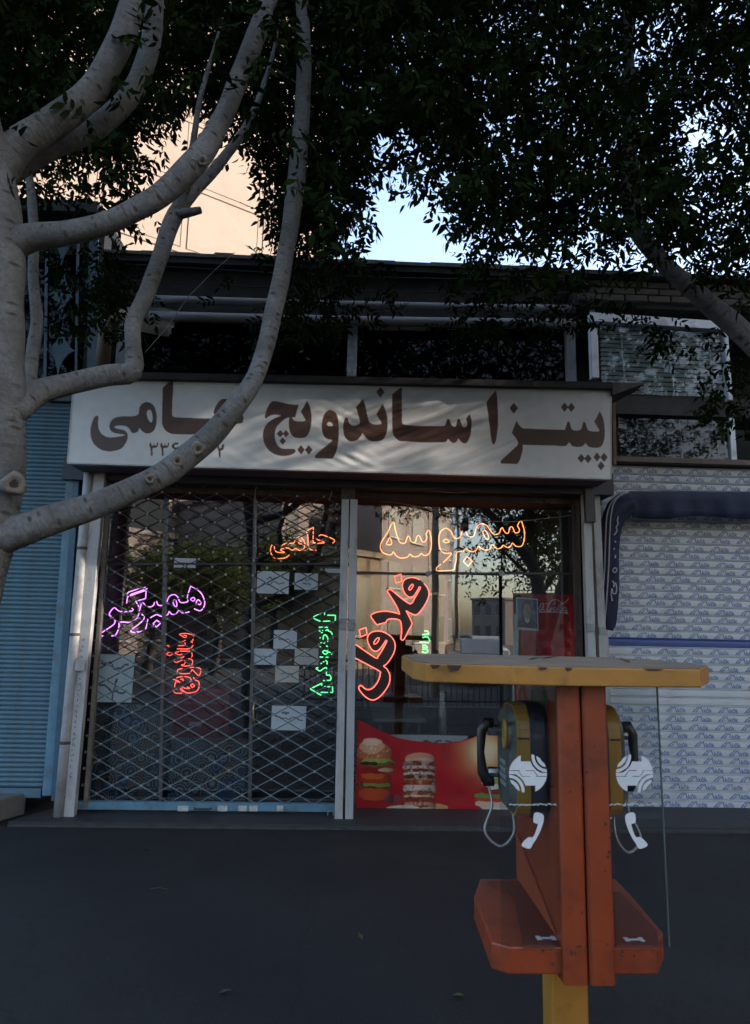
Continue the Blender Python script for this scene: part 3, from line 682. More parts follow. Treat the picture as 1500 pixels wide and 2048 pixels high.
FC = [(55,1140),(345,1335),(380,1320),(440,1230),(505,1105),(490,1095),(470,1130),(420,1200),(385,1235),(345,1247),(300,1225),(260,1160),(238,1090),(250,1030),(300,985),(380,970),(460,985),(540,1030),(595,1090),(618,1170),(605,1250),(560,1340),(500,1420),(455,1447,1),(505,1490),(540,1560),(545,1640),(520,1720),(460,1810),(390,1880),(320,1912),(260,1900),(190,1850),(140,1790),(118,1745),(130,1720),(160,1718),(200,1755),(250,1772),(310,1750),(370,1680),(405,1600),(412,1550),(390,1510),(50,1325)]
FD = FC + [(10,1280),(-15,1210),(5,1130)]
ub = FA + [(990,300)] + FB[:-1]
neon('neon_sign', [(FA, False), (FB, False), ([(800,400),(820,360),(850,330),(865,340),(850,380),(820,412)], True), ([(605,225,1),(695,192,1),(710,290,1),(625,318,1)], True),
    (FD, True), ([(325,1145),(340,1100),(375,1065),(400,1062),(390,1100),(360,1140)], True), ([(125,955,1),(220,922,1),(232,1015,1),(145,1052,1)], True)],
    c6, emit('neon_scarlet', (1, .09, .05), .75), 'large red outlined neon word on black boards slanting down beside the double post', back=[ub, FD], Y=WY - .04)
neon('neon_sign', [([(412,250),(418,215),(630,150)], False), ([(440,245),(655,170)], False), ([(395,355),(408,270,1),(640,190,1),(632,295,1),(510,328,1),(550,400)], False), ([(555,450),(590,345),(640,390),(690,398),(730,380),(745,340)], False),
    ([(770,325),(785,370),(820,382),(880,370),(905,320),(920,280),(960,248),(1000,248),(1035,275),(1060,335),(1100,345),(1160,330),(1155,270),(1195,140,1),(1250,165),(1320,220),(1355,280),(1372,350),(1355,410),(1320,445),(1280,440),(1240,420)], False),
    ([(1000,310),(975,330),(990,380),(1020,395),(1020,340)], True), ([(1215,285),(1195,310),(1225,328),(1250,300),(1235,280)], True), ([(1265,345),(1310,370),(1325,345),(1290,310)], True),
    ([(690,535),(770,495),(820,515),(880,505),(915,490),(925,455),(960,490),(1010,490),(1050,440),(1075,465),(1110,475),(1180,460)], False), ([(245,405),(290,445),(340,460),(460,450),(480,435),(455,410)], False),
    ([(235,410),(205,440),(180,495),(245,560),(250,590),(220,630),(75,725)], False), ([(65,762),(110,762)], False), ([(205,760),(250,755),(285,700),(300,640),(305,592),(380,590),(450,590),(520,545),(550,480)], False),
    ([(585,490),(615,520),(605,560),(540,620),(460,680),(448,705),(470,718),(610,697),(640,650),(660,550)], False), ([(770,565,1),(820,600,1),(770,650,1),(725,610,1)], True)],
    c7, E_mag, 'magenta outlined neon word behind the lattice grille', r=.0062)
neon('neon_sign', [([(770,375),(740,340),(660,315),(560,305),(440,325),(500,360),(540,395),(600,390),(600,360),(540,345)], False), ([(580,460),(480,500)], False), ([(750,430),(755,460),(700,495),(745,515)], False), ([(410,583),(550,580),(580,550),(565,515)], False), ([(385,655),(650,655),(720,620),(750,570)], False), ([(455,705),(690,712)], False), ([(720,740),(735,800),(715,850)], False), ([(430,720),(335,745),(400,780),(450,795),(505,770)], False),
    ([(150,590),(200,580),(205,630)], False), ([(150,775),(220,735),(290,770),(220,808)], True), ([(320,935),(370,965),(500,915),(560,920),(575,960),(560,1000),(480,1030),(560,1045),(660,1040),(730,1000),(745,950),(715,895),(640,880)], False), ([(550,835),(460,870)], False), ([(510,1105),(430,1120),(390,1165),(430,1205),(520,1222),(680,1215)], False),
    ([(670,1085),(800,1080),(920,1110),(915,1220),(880,1265),(800,1195),(730,1130),(705,1180)], False), ([(365,1320),(450,1295),(600,1290),(690,1320),(710,1360),(650,1430),(600,1455)], False), ([(290,1345),(420,1385)], False), ([(460,1355),(520,1345),(530,1390)], False), ([(460,1415),(360,1405),(340,1480),(330,1540)], False),
    ([(300,1585),(320,1640),(400,1668),(490,1665),(520,1640),(460,1570),(480,1545),(530,1610),(620,1660),(740,1650),(830,1620),(880,1550),(895,1450),(860,1385),(800,1370),(760,1300)], False), ([(500,1510),(560,1550),(680,1560),(620,1520)], False), ([(690,1480,1),(740,1450,1),(790,1500,1),(740,1540,1)], True)],
    c8, E_red, 'red neon word running downward behind the middle of the grille', r=.0055)
neon('neon_sign', [([(205,495),(180,540),(178,620),(215,690),(260,722),(350,725),(430,710),(490,665)], False), ([(240,520),(245,580),(290,620),(410,625),(340,585),(390,555),(470,550),(510,575),(540,590),(590,560),(620,570),(660,590),(710,580),(740,540),(745,470),(720,410),(680,372),(640,370),(595,400),(580,440),(560,470),(480,470),(400,485),(345,525)], False),
    ([(650,430),(680,430),(690,480),(650,475)], True), ([(940,588),(850,575),(805,520),(800,450),(795,350),(785,270),(890,205,1),(885,400)], False), ([(880,420),(890,455),(930,470),(1060,465),(1075,450),(980,420),(940,400)], False), ([(980,350),(1010,330),(1080,345),(1240,415),(1210,470)], False)],
    c3, E_or, 'small orange neon word at the top of the grille beside the double post', r=.0055)
neon('neon_sign', [([(380,490),(250,415),(460,320,1),(455,370)], False), ([(510,375),(660,378,1),(655,490)], False), ([(430,490),(585,482)], False), ([(350,602),(520,602)], False), ([(350,670),(430,660)], False), ([(390,705),(420,695)], False), ([(475,665),(525,640),(520,665),(580,690),(600,740)], False),
    ([(430,830),(435,770),(465,740),(500,770),(520,820),(512,870)], False), ([(366,797),(384,797)], False), ([(380,890),(465,893)], False), ([(368,962),(388,962)], False), ([(485,950),(520,960)], False), ([(420,1060),(460,1035),(510,1050),(505,1090),(460,1100)], True), ([(520,1010),(520,1060),(580,1070),(590,1110)], False), ([(365,1155),(440,1157)], False), ([(480,1160),(530,1160)], False),
    ([(385,1280),(450,1235)], False), ([(470,1215),(505,1240),(498,1315)], False), ([(300,1350),(360,1415),(440,1370),(490,1350),(500,1380)], False), ([(295,1385),(340,1345)], False), ([(495,1410),(495,1490),(550,1490),(575,1530),(570,1580),(530,1592),(430,1590)], False),
    ([(405,1690,1),(405,1645,1),(190,1748,1),(390,1868,1),(390,1812,1),(520,1815)], False), ([(455,1705),(560,1708)], False), ([(565,1815),(610,1812,1),(605,1705)], False)],
    c4, E_gr, 'green neon word running downward between two arrows beside the double post', r=.0066)
neon('neon_sign', [([(1015,970),(1060,975),(1070,1010),(985,1020)], False), ([(990,1060),(1060,1050),(1090,1110)], False), ([(950,1120),(1080,1130)], False), ([(985,1165),(1040,1170),(1050,1200),(990,1190)], False), ([(985,1220),(1060,1225),(1045,1265),(980,1255)], False)],
    c6, E_gr, 'tiny green neon word deep in the right window above the yellow booth roof', Y=7.2, r=.009)
c = P(930, 1050, 6.33)
LB = empty('hanging_lamp_holder', c, 'black lamp holder hanging on a cord in front of the right window', 'lamp')
MB().tube([c + Vector((0, 0, .05)), c + Vector((0, 0, .03)), c, c - Vector((0, 0, .04)), c - Vector((0, 0, .06))], [.012, .03, .035, .035, .02], 12).build('holder', black, LB, smooth=True)
MB().tube([P(930, 975, 6.33), P(931, 1000, 6.33), P(930, 1045, 6.33)], .005, 5).build('cord', black, LB)
for i, pts in enumerate(([(735, 950), (820, 975), (930, 985), (975, 955)], [(1175, 1025), (1090, 1037), (980, 1042), (820, 1010), (760, 1003)], [(655, 948), (660, 965), (652, 975), (665, 980), (658, 1000)], [(518, 950), (510, 990), (512, 1100)])):
    MB().tube([P(x, y, 6.05 if i != 1 else 6.3) for x, y in cat_rom(pts, 12, False)], .0035, 5).build('loose_wire', MATS['pale_wire'], label=['pale wire looping under the right half of the sign', 'thin wire strung across the upper right window', 'knotted cord hanging above the grille by the double post', 'cord hanging down the grille under the sign'][i], cat='wire')

# ============================================================ paper notices on the glass
def paper(px0, py0, px1, py1, label, scrib, tone=(205, 212, 220), Y=WY - .012, big=False):
    a_, b_ = P(px0, py0, Y), P(px1, py1, Y)
    nx, nz = 60, 50; col = np.ones((nz + 1, nx + 1, 3)) * lin(*tone) * .85
    col *= (.93 + .1 * vnoise((nz + 1, nx + 1), 12, px0))[..., None]
    jj, ii = np.mgrid[0:nz + 1, 0:nx + 1]
    g = np.random.default_rng(px0 * 7 + py0)
    for (x0_, y0_, x1_, y1_) in scrib:
        k = 9; xs = np.linspace(x1_, x0_, k) * nx; ys = (np.linspace(y0_, y1_, k) + g.uniform(-.07, .07, k)) * nz
        pl_ = cat_rom(list(zip(xs, ys)), .8, False)
        for x, y in pl_:
            d = (ii - x) ** 2 + (jj - y) ** 2; col[d < 1.0] = lin(70, 72, 90)
    g2 = vnoise((nz + 1, nx + 1), 20, py0)
    return sheet('paper_notice', a_, Vector((b_.x - a_.x, 0, 0)), Vector((0, 0, b_.z - a_.z)), nx, nz, col, g2 * .006, m=print_mat('paper_print', .8), label=label, cat='notice')
paper(515, 1142, 577, 1188, 'white handwritten notice at the head of the glass door, wider of the upper pair', [(.15, .5, .85, .55), (.3, .35, .6, .3)])
paper(590, 1146, 635, 1180, 'small white notice beside the double post, near the wider handwritten notice', [(.2, .4, .7, .45), (.35, .65, .7, .6)])
paper(548, 1260, 593, 1298, 'white notice just above two more notices on the glass door', [(.2, .55, .8, .5)])
paper(508, 1297, 552, 1330, 'white notice on the left edge of the glass door cluster', [(.2, .5, .8, .5), (.4, .7, .6, .7)])
paper(590, 1296, 636, 1330, 'cream notice touching the green neon word', [(.2, .45, .8, .5)], (200, 198, 190))
paper(551, 1331, 597, 1365, 'cream notice lowest of the tight cluster on the glass door', [(.25, .5, .75, .5)], (200, 198, 188))
paper(544, 1411, 611, 1461, 'white notice alone on the glass door below the other notices', [(.1, .55, .9, .5), (.3, .3, .5, .3)])
paper(192, 1308, 263, 1405, 'tall pale blue notice behind the grille above the patterned panel', [(.15, .25, .85, .25), (.5, .45, .6, .9), (.15, .75, .85, .7)], (180, 200, 208))
paper(349, 1116, 391, 1136, 'small folded white slip under the glazing bar behind the grille', [(.2, .5, .7, .5)])
paper(650, 1137, 683, 1146, 'thin white slip tucked under the glazing bar by the double post', [])
paper(722, 1468, 935, 1500, 'long white paper strip with pen writing above the burger poster', [(.50, .4, .62, .5), (.64, .4, .75, .5), (.8, .5, .9, .4)], (190, 190, 190), Y=WY + .03)

# ============================================================ burger poster
def poster():
    ox, oy, sc = 680, 1200, 3.947
    Y = WY - .015
    W0, H0, W1, H1 = 140, 940, 1450, 1688
    nx, nz = 330, 188
    jj, ii = np.mgrid[0:nz + 1, 0:nx + 1]; X = W0 + ii / nx * (W1 - W0); Z = H0 + jj / nz * (H1 - H0)
    n1 = vnoise(X.shape, 3, 1); n2 = vnoise(X.shape, 9, 2); n3 = vnoise(X.shape, 25, 3)
    col = np.ones(X.shape + (3,)) * lin(175, 22, 34); col *= (.85 + .3 * n3)[..., None]
    def put(m_, c, soft=None):
        nonlocal col
        m_ = np.clip(m_, 0, 1)[..., None]; col = col * (1 - m_) + np.array(c) * m_ if not isinstance(c, np.ndarray) or c.ndim == 1 else col * (1 - m_) + c * m_
    def ell(cx, cy, rx, ry, rough=.0, pw=2): return ((np.abs((X - cx) / rx) ** pw + np.abs((Z - cy) / ry) ** pw) < 1 + rough * (n2 - .5)).astype(float)
    # pale flare on the right
    fl = np.exp(-(((X - 1150) / 160) ** 2 + ((Z - 1190) / 170) ** 2)) * 1.2
    put(fl * (.6 + .4 * n3), lin(235, 200, 130)); put(np.clip(fl - .55, 0, 1), lin(240, 230, 200))
    # left burger
    put(ell(285, 1540, 140, 70, .3), lin(150, 40, 25) * (1)); put(ell(280, 1545, 125, 50, .2), lin(196, 74, 38))
    put(ell(290, 1470, 140, 30, .9), lin(80, 70, 35)); put(ell(300, 1470, 120, 18, 1.6), lin(140, 140, 60))
    put(ell(290, 1415, 135, 48, .4), lin(170, 60, 25)); put(ell(270, 1400, 110, 28, .8), lin(205, 95, 40))
    put(ell(300, 1345, 125, 35, .5), lin(150, 30, 20)); put(ell(370, 1350, 60, 16, .5), lin(215, 180, 150))
    put(ell(290, 1280, 140, 42, 1.1), lin(95, 110, 40)); put(ell(300, 1270, 120, 26, 1.8), lin(165, 170, 80)); put(ell(240, 1300, 60, 14, 1.8), lin(50, 40, 20))
    put(ell(275, 1210, 138, 85, .1) * (Z < 1262), lin(196, 110, 70)); put(ell(255, 1160, 100, 60, .5), lin(226, 170, 130)); put(ell(250, 1125, 80, 30, .8) * .8, lin(240, 205, 180))
    put(((n1 > .8) & (ell(275, 1190, 120, 70) > 0)) * .6, lin(245, 225, 200))
    # tall stacked sandwich
    for k, (cy, ry, c) in enumerate(((1255, 48, (214, 150, 120)), (1300, 26, (110, 50, 30)), (1330, 20, (215, 180, 170)), (1355, 20, (120, 40, 30)), (1380, 16, (225, 195, 185)), (1402, 20, (90, 40, 24)), (1425, 12, (190, 150, 90)), (1450, 26, (170, 60, 40)), (1480, 14, (225, 190, 175)), (1505, 24, (215, 190, 180)), (1535, 22, (150, 70, 50)), (1560, 14, (210, 190, 150)), (1590, 28, (150, 40, 34)), (1620, 18, (205, 150, 130)), (1645, 14, (150, 60, 40)))):
        rx = 110 if k == 0 else 122 + 8 * ((k * 37) % 5 - 2) / 2
        put(ell(630, cy, rx, ry, .5, 4 if k else 2.4), lin(*c))
    stk = (ell(630, 1460, 128, 210, .1, 6) > 0)
    put(stk * np.clip((n2 - .55) * 3, 0, .55), lin(228, 196, 180)); put(stk * (Z > 1290) * np.clip((.42 - n1) * 3, 0, .6), lin(80, 22, 18))
    put((stk & (vnoise(X.shape, 4, 21) > .78) & (Z > 1290)) * .7, lin(120, 130, 60))
    # ice cream / bread on the table line
    put(ell(520, 1655, 130, 26, .5), lin(222, 205, 180)); put(ell(780, 1650, 75, 36, .3), lin(205, 150, 100)); put(ell(680, 1665, 150, 18, .5), lin(225, 200, 170)); put(ell(430, 1585, 75, 40, .2) * .6, lin(120, 70, 80))
    # lettuce burger at the lower right
    put(ell(1260, 1610, 170, 70, .6), lin(215, 190, 165)); put(ell(1250, 1545, 150, 38, 1.2), lin(110, 140, 60)); put(ell(1230, 1500, 110, 40, .8), lin(140, 40, 34)); put(ell(1200, 1450, 70, 50, 1.0), lin(205, 215, 200)); put(ell(1230, 1580, 150, 16, .8), lin(200, 60, 44)); put(ell(1250, 1430, 60, 24, 1.4), lin(150, 160, 70)); put(ell(1290, 1660, 150, 18, .5), lin(225, 220, 215))
    for cx_, rx_, y0_, y1_ in ((285, 145, 1100, 1620), (630, 132, 1205, 1670)):
        sel_ = (np.abs(X - cx_) < rx_) & (Z > y0_) & (Z < y1_) & (col[..., 1] > .022); col[sel_] *= (1.08 - .55 * (np.abs(X - cx_ + 25)[sel_] / rx_) ** 2.2)[:, None]
    top = np.interp(X[0], [140, 155, 300, 450, 560, 650, 800, 950, 1050, 1130, 1450], [942, 945, 1020, 1085, 1108, 1116, 1126, 1110, 1075, 1030, 1000])
    keep = Z >= top[None, :] - 1
    rim = (Z - top[None, :] < 10) & (X > 900); put(rim.astype(float), lin(200, 20, 34))
    a_, b_ = P(ox + W0 / sc, oy + H0 / sc, Y), P(ox + W1 / sc, oy + H1 / sc, Y)
    sheet('burger_poster', a_, Vector((b_.x - a_.x, 0, 0)), Vector((0, 0, b_.z - a_.z)), nx, nz, col * .72, (n3 - .5) * .004, keep=keep, m=print_mat('glossy_print', .35),
          label='red poster of burgers and a tall stacked sandwich along the window foot', cat='poster')
poster()

# red soft drink banner with white script, and the portrait picture taped on it
def banner():
    ox, oy, sc = 1010, 1170, 9.375; Y = 6.62
    W0, H0, W1, H1 = 285, 165, 1330, 1700
    nx, nz = 190, 240; jj, ii = np.mgrid[0:nz + 1, 0:nx + 1]; X = W0 + ii / nx * (W1 - W0); Z = H0 + jj / nz * (H1 - H0)
    n3 = vnoise(X.shape, 20, 5); col = np.ones(X.shape + (3,)) * lin(190, 26, 40) * (.85 + .3 * n3)[..., None]
    def stroke(pts, r):
        for x, y in cat_rom(pts, 5, False): col[(X - x) ** 2 + (Z - y) ** 2 < r * r] = lin(225, 215, 215)
    stroke([(655, 420), (640, 460), (670, 480), (710, 430), (735, 350), (690, 350), (655, 420)], 10); stroke([(735, 350), (715, 450), (750, 470)], 9)
    stroke([(775, 345), (815, 335)], 9)
    stroke([(960, 265), (900, 280), (840, 350), (800, 440), (810, 490), (860, 470), (890, 430)], 12); stroke([(960, 265), (1010, 270), (1060, 300), (1120, 330), (1180, 290), (1220, 240)], 9); stroke([(930, 350), (960, 330), (950, 300)], 8)
    stroke([(920, 440), (950, 410), (985, 440), (950, 480), (920, 440)], 9)
    stroke([(1000, 480), (1030, 400), (1080, 330), (1100, 330), (1060, 420), (1040, 480), (1080, 470)], 9)
    stroke([(1110, 440), (1140, 410), (1170, 420), (1150, 480), (1110, 460), (1110, 440)], 9); stroke([(1170, 415), (1165, 480), (1200, 460)], 8)
    stroke([(640, 510), (900, 500), (1190, 515)], 11)
    gx = ((X / 62 + Z / 40) % 1 < .10) | ((X / 62 - Z / 40) % 1 < .10)
    col[gx & (Z > 540)] *= .72
    a_, b_ = P(ox + W0 / sc, oy + H0 / sc, Y), P(ox + W1 / sc, oy + H1 / sc, Y)
    sheet('drinks_banner', a_, Vector((b_.x - a_.x, 0, 0)), Vector((0, 0, b_.z - a_.z)), nx, nz, col * .8, n3 * .01, m=print_mat('glossy_print', .35), label='red soft drink banner with white script inside the right window', cat='banner')
    W0, H0, W1, H1 = 205, 225, 625, 840; Y = 6.60
    nx, nz = 84, 120; jj, ii = np.mgrid[0:nz + 1, 0:nx + 1]; X = ii / nx; Z = jj / nz
    n2 = vnoise(X.shape, 14, 8); col = np.ones(X.shape + (3,)) * lin(90, 120, 165) * (.7 + .5 * n2)[..., None]
    def e(cx, cy, rx, ry): return ((X - cx) / rx) ** 2 + ((Z - cy) / ry) ** 2 < 1
    col[e(.5, .98, .48, .42)] = lin(50, 55, 75); col[e(.5, .64, .12, .14)] = lin(200, 205, 215)
    col[e(.5, .36, .23, .29)] = lin(70, 70, 78); col[e(.5, .42, .19, .24)] = lin(178, 145, 128); col[e(.5, .56, .15, .09)] = lin(150, 145, 145)
    col[(X < .05) | (X > .95) | (Z < .04) | (Z > .93)] = lin(205, 212, 215)
    a_, b_ = P(ox + W0 / sc, oy + H0 / sc, Y), P(ox + W1 / sc, oy + H1 / sc, Y)
    sheet('portrait_picture', a_, Vector((b_.x - a_.x, 0, -.012)), Vector((0, 0, b_.z - a_.z)), nx, nz, col * .8, n2 * .006, m=print_mat('glossy_print', .35), label='white bordered portrait picture hung over the corner of the red drink banner', cat='picture')
banner()
MB().bar(P(1033, 1228, 6.64), P(1029, 1420, 6.64), .045, .02).build('pale_strip', mat('pale_strip', (.5, .55, .56), .5), label='pale vertical strip beside the red drink banner', cat='trim')

# ============================================================ dim interior of the shop
IN = empty('shop_interior', (0, 9, 0)); IN['kind'] = 'structure'
ix0, ix1 = x0 + .24, x1 - .14
floor_t = mat('shop_floor_tile', (.05, .05, .055), .4, .25, 3)
MB().box((ix0, 6.61, .001), (ix1, 11.78, .05)).build('floor', floor_t, IN)
inw = mat('interior_wall', (.07, .07, .068), .7, .2, 3)
MB().box((ix0, 11.6, .05), (ix1, 11.7, 2.94)).build('back_wall', inw, IN)
MB().box((ix0, 6.7, .05), (ix0 + .02, 11.59, 2.94)).build('side_wall', inw, IN); MB().box((ix1 - .02, 6.7, .05), (ix1, 11.59, 2.94)).build('side_wall', inw, IN)
MB().box((ix0 + .03, 6.7, 2.90), (ix1 - .03, 11.58, 2.94)).build('ceiling', mat('interior_ceiling', (.10, .10, .10), .8), IN)
tabm = mat('grey_table_top', (.10, .115, .125), .4, .1, 4)
def table(x, y, w_, d_, h, label):
    T = empty('table', (x, y, .05), label, 'table')
    MB().box((x - w_ / 2, y - d_ / 2, h - .03), (x + w_ / 2, y + d_ / 2, h)).build('table_top', tabm, T, bevel=.006)
    for sx_ in (-1, 1):
        for sy_ in (-1, 1):
            MB().tube([(x + sx_ * (w_ / 2 - .06), y + sy_ * (d_ / 2 - .06), .05), (x + sx_ * (w_ / 2 - .06), y + sy_ * (d_ / 2 - .06), h - .03)], .018, 8).build('leg', dark_metal, T)
    return T
table(P(790, 1420, 7.4).x, 7.45, .50, 1.45, .74, 'long grey table close behind the window above the burger poster')
table(P(778, 1380, 9.6).x, 9.6, .55, 1.3, .74, 'grey table farther back in the shop behind the first table')
def chair(x, y, rz, label):
    T = empty('chair', (x, y, .05), label, 'chair')
    M_ = Matrix.Translation((x, y, .05)) @ Matrix.Rotation(rz, 4, 'Z')
    def bx_(n_, a_, b_, m):
        me = MB().box(a_, b_).mesh(n_, .008); me.transform(M_); obj(n_, me, m, T)
    dk = mat('black_chair', (.02, .02, .022), .4)
    bx_('seat', (-.2, -.2, .42), (.2, .2, .47), dk); bx_('backrest', (-.2, .18, .55), (.2, .21, .92), dk)
    for sx_ in (-1, 1):
        bx_('leg', (sx_ * .18 - .015, -.19, 0), (sx_ * .18 + .015, -.16, .42), dk); bx_('leg', (sx_ * .18 - .015, .17, 0), (sx_ * .18 + .015, .20, .9), dk)
chair(.95, 7.6, .4, 'black chair by the right window beside the grey table'); chair(.4, 9.2, -.3, 'black chair beside the farther grey table'); chair(-.9, 8.0, .2, 'black chair behind the glass door')
p_ = P(885, 1385, 7.0)
chrome = mat('steel', (.5, .5, .5), .25, .1, 5, metal=1)
MB().tube([(p_.x, 7.0, .05), (p_.x, 7.0, p_.z), (p_.x, 7.0, p_.z + .02)], [.045, .045, .02], 12).build('steel_post', chrome, label='round topped steel post inside the shop behind the booth roof', cat='post')
# red chest refrigerator behind the grille
a_, b_ = P(338, 1385, 7.0), P(425, 1478, 7.0)
RC = empty('red_chest', (a_.x, 7.3, .05), 'dark red drinks chest behind the grille above the lower patterned panel', 'chest')
MB().box((a_.x, 7.0, .05), (b_.x + .15, 7.6, a_.z)).build('body', mat('chest_red', (.16, .014, .016), .4, .15, 4), RC, bevel=.015)
MB().box((a_.x - .01, 6.99, a_.z + .002), (b_.x + .16, 7.61, a_.z + .04)).build('lid', mat('chest_lid', (.22, .02, .02), .35), RC, bevel=.008)
c = P(390, 1448, 6.985); MB().box((c.x - .06, 6.985, c.z - .02), (c.x + .06, 6.998, c.z + .02)).build('badge', mat('chest_badge', (.3, .3, .34), .5), RC)
# counter with a drinks shelf at the back
CT = empty('serving_counter', (-1.2, 10.4, .05), 'long dark serving counter at the back of the shop behind the grille', 'counter')
MB().box((-2.2, 10.0, .05), (.4, 10.7, 1.05)).build('body', mat('counter_front', (.06, .055, .05), .5, .2, 4), CT)
MB().box((-2.25, 9.95, 1.052), (.45, 10.75, 1.10)).build('top', tabm, CT)
# small string of lit bulbs and golden frame inside
GF = empty('brass_frame', P(880, 1300, 7.4), 'thin brass door frame standing inside the right window', 'frame')
for q0, q1 in (((877, 1186), (874, 1300)), ((800, 1200), (877, 1186)),):
    MB().bar(P(*q0, 7.4), P(*q1, 7.4), .022, .022).build('bar', mat('brass', (.45, .33, .18), .35), GF)

# ============================================================ blue roller shutter (left)
LS = empty('blue_roller_shutter', (-3.6, 6.2, .2), 'closed faded blue corrugated roller shutter beside the downpipe', 'shutter')
LY = 6.12
def slat_mesh(w_, h, d, k=6, prof_=None):
    mb = MB(); vs = []
    pf = prof_ or [(math.sin(j / k * math.pi), j / k) for j in range(k + 1)]
    for b_, t in pf: vs += [(-w_, -d * b_, -h / 2 + h * t), (0, -d * b_, -h / 2 + h * t)]
    mb.add(vs, [(2 * j, 2 * j + 1, 2 * j + 3, 2 * j + 2) for j in range(len(pf) - 1)])
    mb.add([(-w_, -.002, h / 2), (0, -.002, h / 2), (0, .006, h / 2 + .004), (-w_, .006, h / 2 + .004)], [(0, 1, 2, 3)])
    return mb.mesh('slat')
z0_, z1_ = P(60, 1590, LY).z, z_sh + .05
pitch = .0385
xr_t, xr_b = P(128, 1000, LY).x, P(100, 1560, LY).x
shut_m = mat('faded_blue_shutter', (.075, .155, .205), .55, .18, 3, .05, 60, dirt=(.105, .10, .095), dscale=2.2, damt=(.47, .72), stretch=(1, 1, .6))
lsm = slat_mesh(4.0, pitch * .97, .011); lsm.shade_smooth()
nsl = int((z1_ - z0_) / pitch)
xr = (xr_t + xr_b) / 2
for i in range(nsl):
    o = obj('slat', lsm, shut_m, LS); o.location = (xr, LY + random.uniform(-.0015, .0015), z0_ + .06 + (i + .5) * pitch)
MB().box((xr - 4, LY - .02, z0_ - .02), (xr, LY + .02, z0_ + .055)).build('bottom_rail', shut_m, LS, bevel=.004)
for q0, q1, w_, mm in (((148, 900), (96, 1590), .075, blue_paint), ((158, 900), (112, 1600), .06, mat('dark_blue_frame', (.06, .12, .17), .6, .25, 7))):
    MB().bar(P(*q0, LY - .04), P(*q1, LY - .04), w_, .06).build('side_rail', mm, LS, bevel=.004)
MB().box((xr - 4, LY - .06, z1_ - .02), (xr + .1, LY + .2, z1_ + .12)).build('shutter_box', mat('shutter_box', (.06, .08, .09), .7, .3, 5, dirt=(.04, .035, .03)), LS)

# ============================================================ printed white roller shutter (right)
RS = empty('white_roller_shutter', (4, 6.45, .08), 'closed white roller shutter printed all over with small blue logos', 'shutter')
SYR = 6.5
zb_, zt_ = P(1400, 1637, SYR).z, P(1300, 930, SYR).z
xs0 = P(1215, 1300, SYR).x
pr = (P(1350, 1045, SYR).z - P(1350, 1290, SYR).z) / 15.5
wsm = slat_mesh(-3.2, pr * .985, .017, prof_=[(0, 0), (.5, .02), (.62, .06), (.70, .45), (.62, .76), (.30, .80), (.28, .84), (.9, .88), (1.0, .93), (.85, .97), (0, 1)])
wsl = mat('shutter_white', (.55, .57, .60), .4, .10, 4, .05, 12, dirt=(.36, .36, .36), dscale=2.5, damt=(.55, .8), stretch=(1, 1, 3))
solid = mat('shutter_blue_band', (.035, .075, .27), .4, .12, 4)
# one logo: two slanted strokes like a roof and the word, as flat print
def text_mesh(body, size):
    cu = bpy.data.curves.new('t', 'FONT'); cu.body = body; cu.size = size; cu.resolution_u = 2; cu.offset = size * .035
    tmp = bpy.data.objects.new('t', cu); me = bpy.data.meshes.new_from_object(tmp); bpy.data.objects.remove(tmp); return me
tm = text_mesh('k\u014dk', pr * .68)
tv = [v.co.copy() for v in tm.vertices]; tf = [list(p.vertices) for p in tm.polygons]
def logo_mesh(phase, seed):
    g = random.Random(seed); mb = MB(); per = pr * 3.28; h = pr * .66
    ny = -.0132
    zo = -pr * .08
    def q(x, z): return (x, -.0132, z + zo)
    for i in range(11):
        ox = phase * per + i * per
        if ox < 0.0 or ox > 3.0: continue
        b0 = -h * .48; tp = h * .48
        for k, (xa, wd) in enumerate(((-.1, .48), (.46, .40))):
            X0 = ox + (xa - 1.0) * h; sl = h * 1.15
            mb.add([q(X0, b0), q(X0 + wd * h, b0), q(X0 + (wd + .0) * h * .5 + sl * .5, 0.05 * h), q(X0 + wd * h + sl, tp), q(X0 + sl, tp), q(X0 + sl * .5 - .02 * h, .05 * h)], [(0, 1, 2, 5), (5, 2, 3, 4)])
        X0 = ox + .72 * h                                   # the A's right leg
        mb.add([q(X0 - .12 * h, tp), q(X0 + .10 * h, tp), q(X0 + .42 * h, b0), q(X0 + .18 * h, b0)], [(0, 3, 2, 1)])
        mb.add([(v.x + X0 + .44 * h, -.0132, v.y + b0 + zo) for v in tv], tf)
    return mb.mesh('logo_print')
logo_m = mat('logo_blue', (.12, .19, .36), .5, .3, 9, dirt=(.30, .33, .40), dscale=5, damt=(.48, .72))
logos = [logo_mesh(p_, k) for k, p_ in enumerate((.25, .8, .55, .05, .4, .95))]
for me in logos: me.materials.append(logo_m)
k = 0; z = zb_ + .015
zz = []
while z + pr < zt_: zz.append(z + pr / 2); z += pr
for i, z in enumerate(zz):
    py = 1637 - (z - zb_) / (zt_ - zb_) * (1637 - 930)
    me = wsm
    if abs(py - 1300) < 9:
        if 'solid_slat' not in bpy.data.meshes:
            c_ = wsm.copy(); c_.name = 'solid_slat'; c_.materials.clear(); c_.materials.append(solid)
        me = bpy.data.meshes['solid_slat']
    o = obj('slat', me, wsl, RS); o.location = (xs0, SYR + random.uniform(-.002, .002), z)
    if me is wsm and abs(py - 1405) > 9:
        lm = logos[(i * 5 + i // 3) % 6]
        pr_ = bpy.data.objects.new('logo_print', lm); COL.objects.link(pr_); pr_.parent = o; pr_['kind'] = 'stuff'; pr_.location = (random.uniform(-.05, .05), 0, random.uniform(-.004, .003))
        if i == 0: pr_.rotation_euler = (0, math.pi, 0); pr_.location = (3.0, 0, 0)
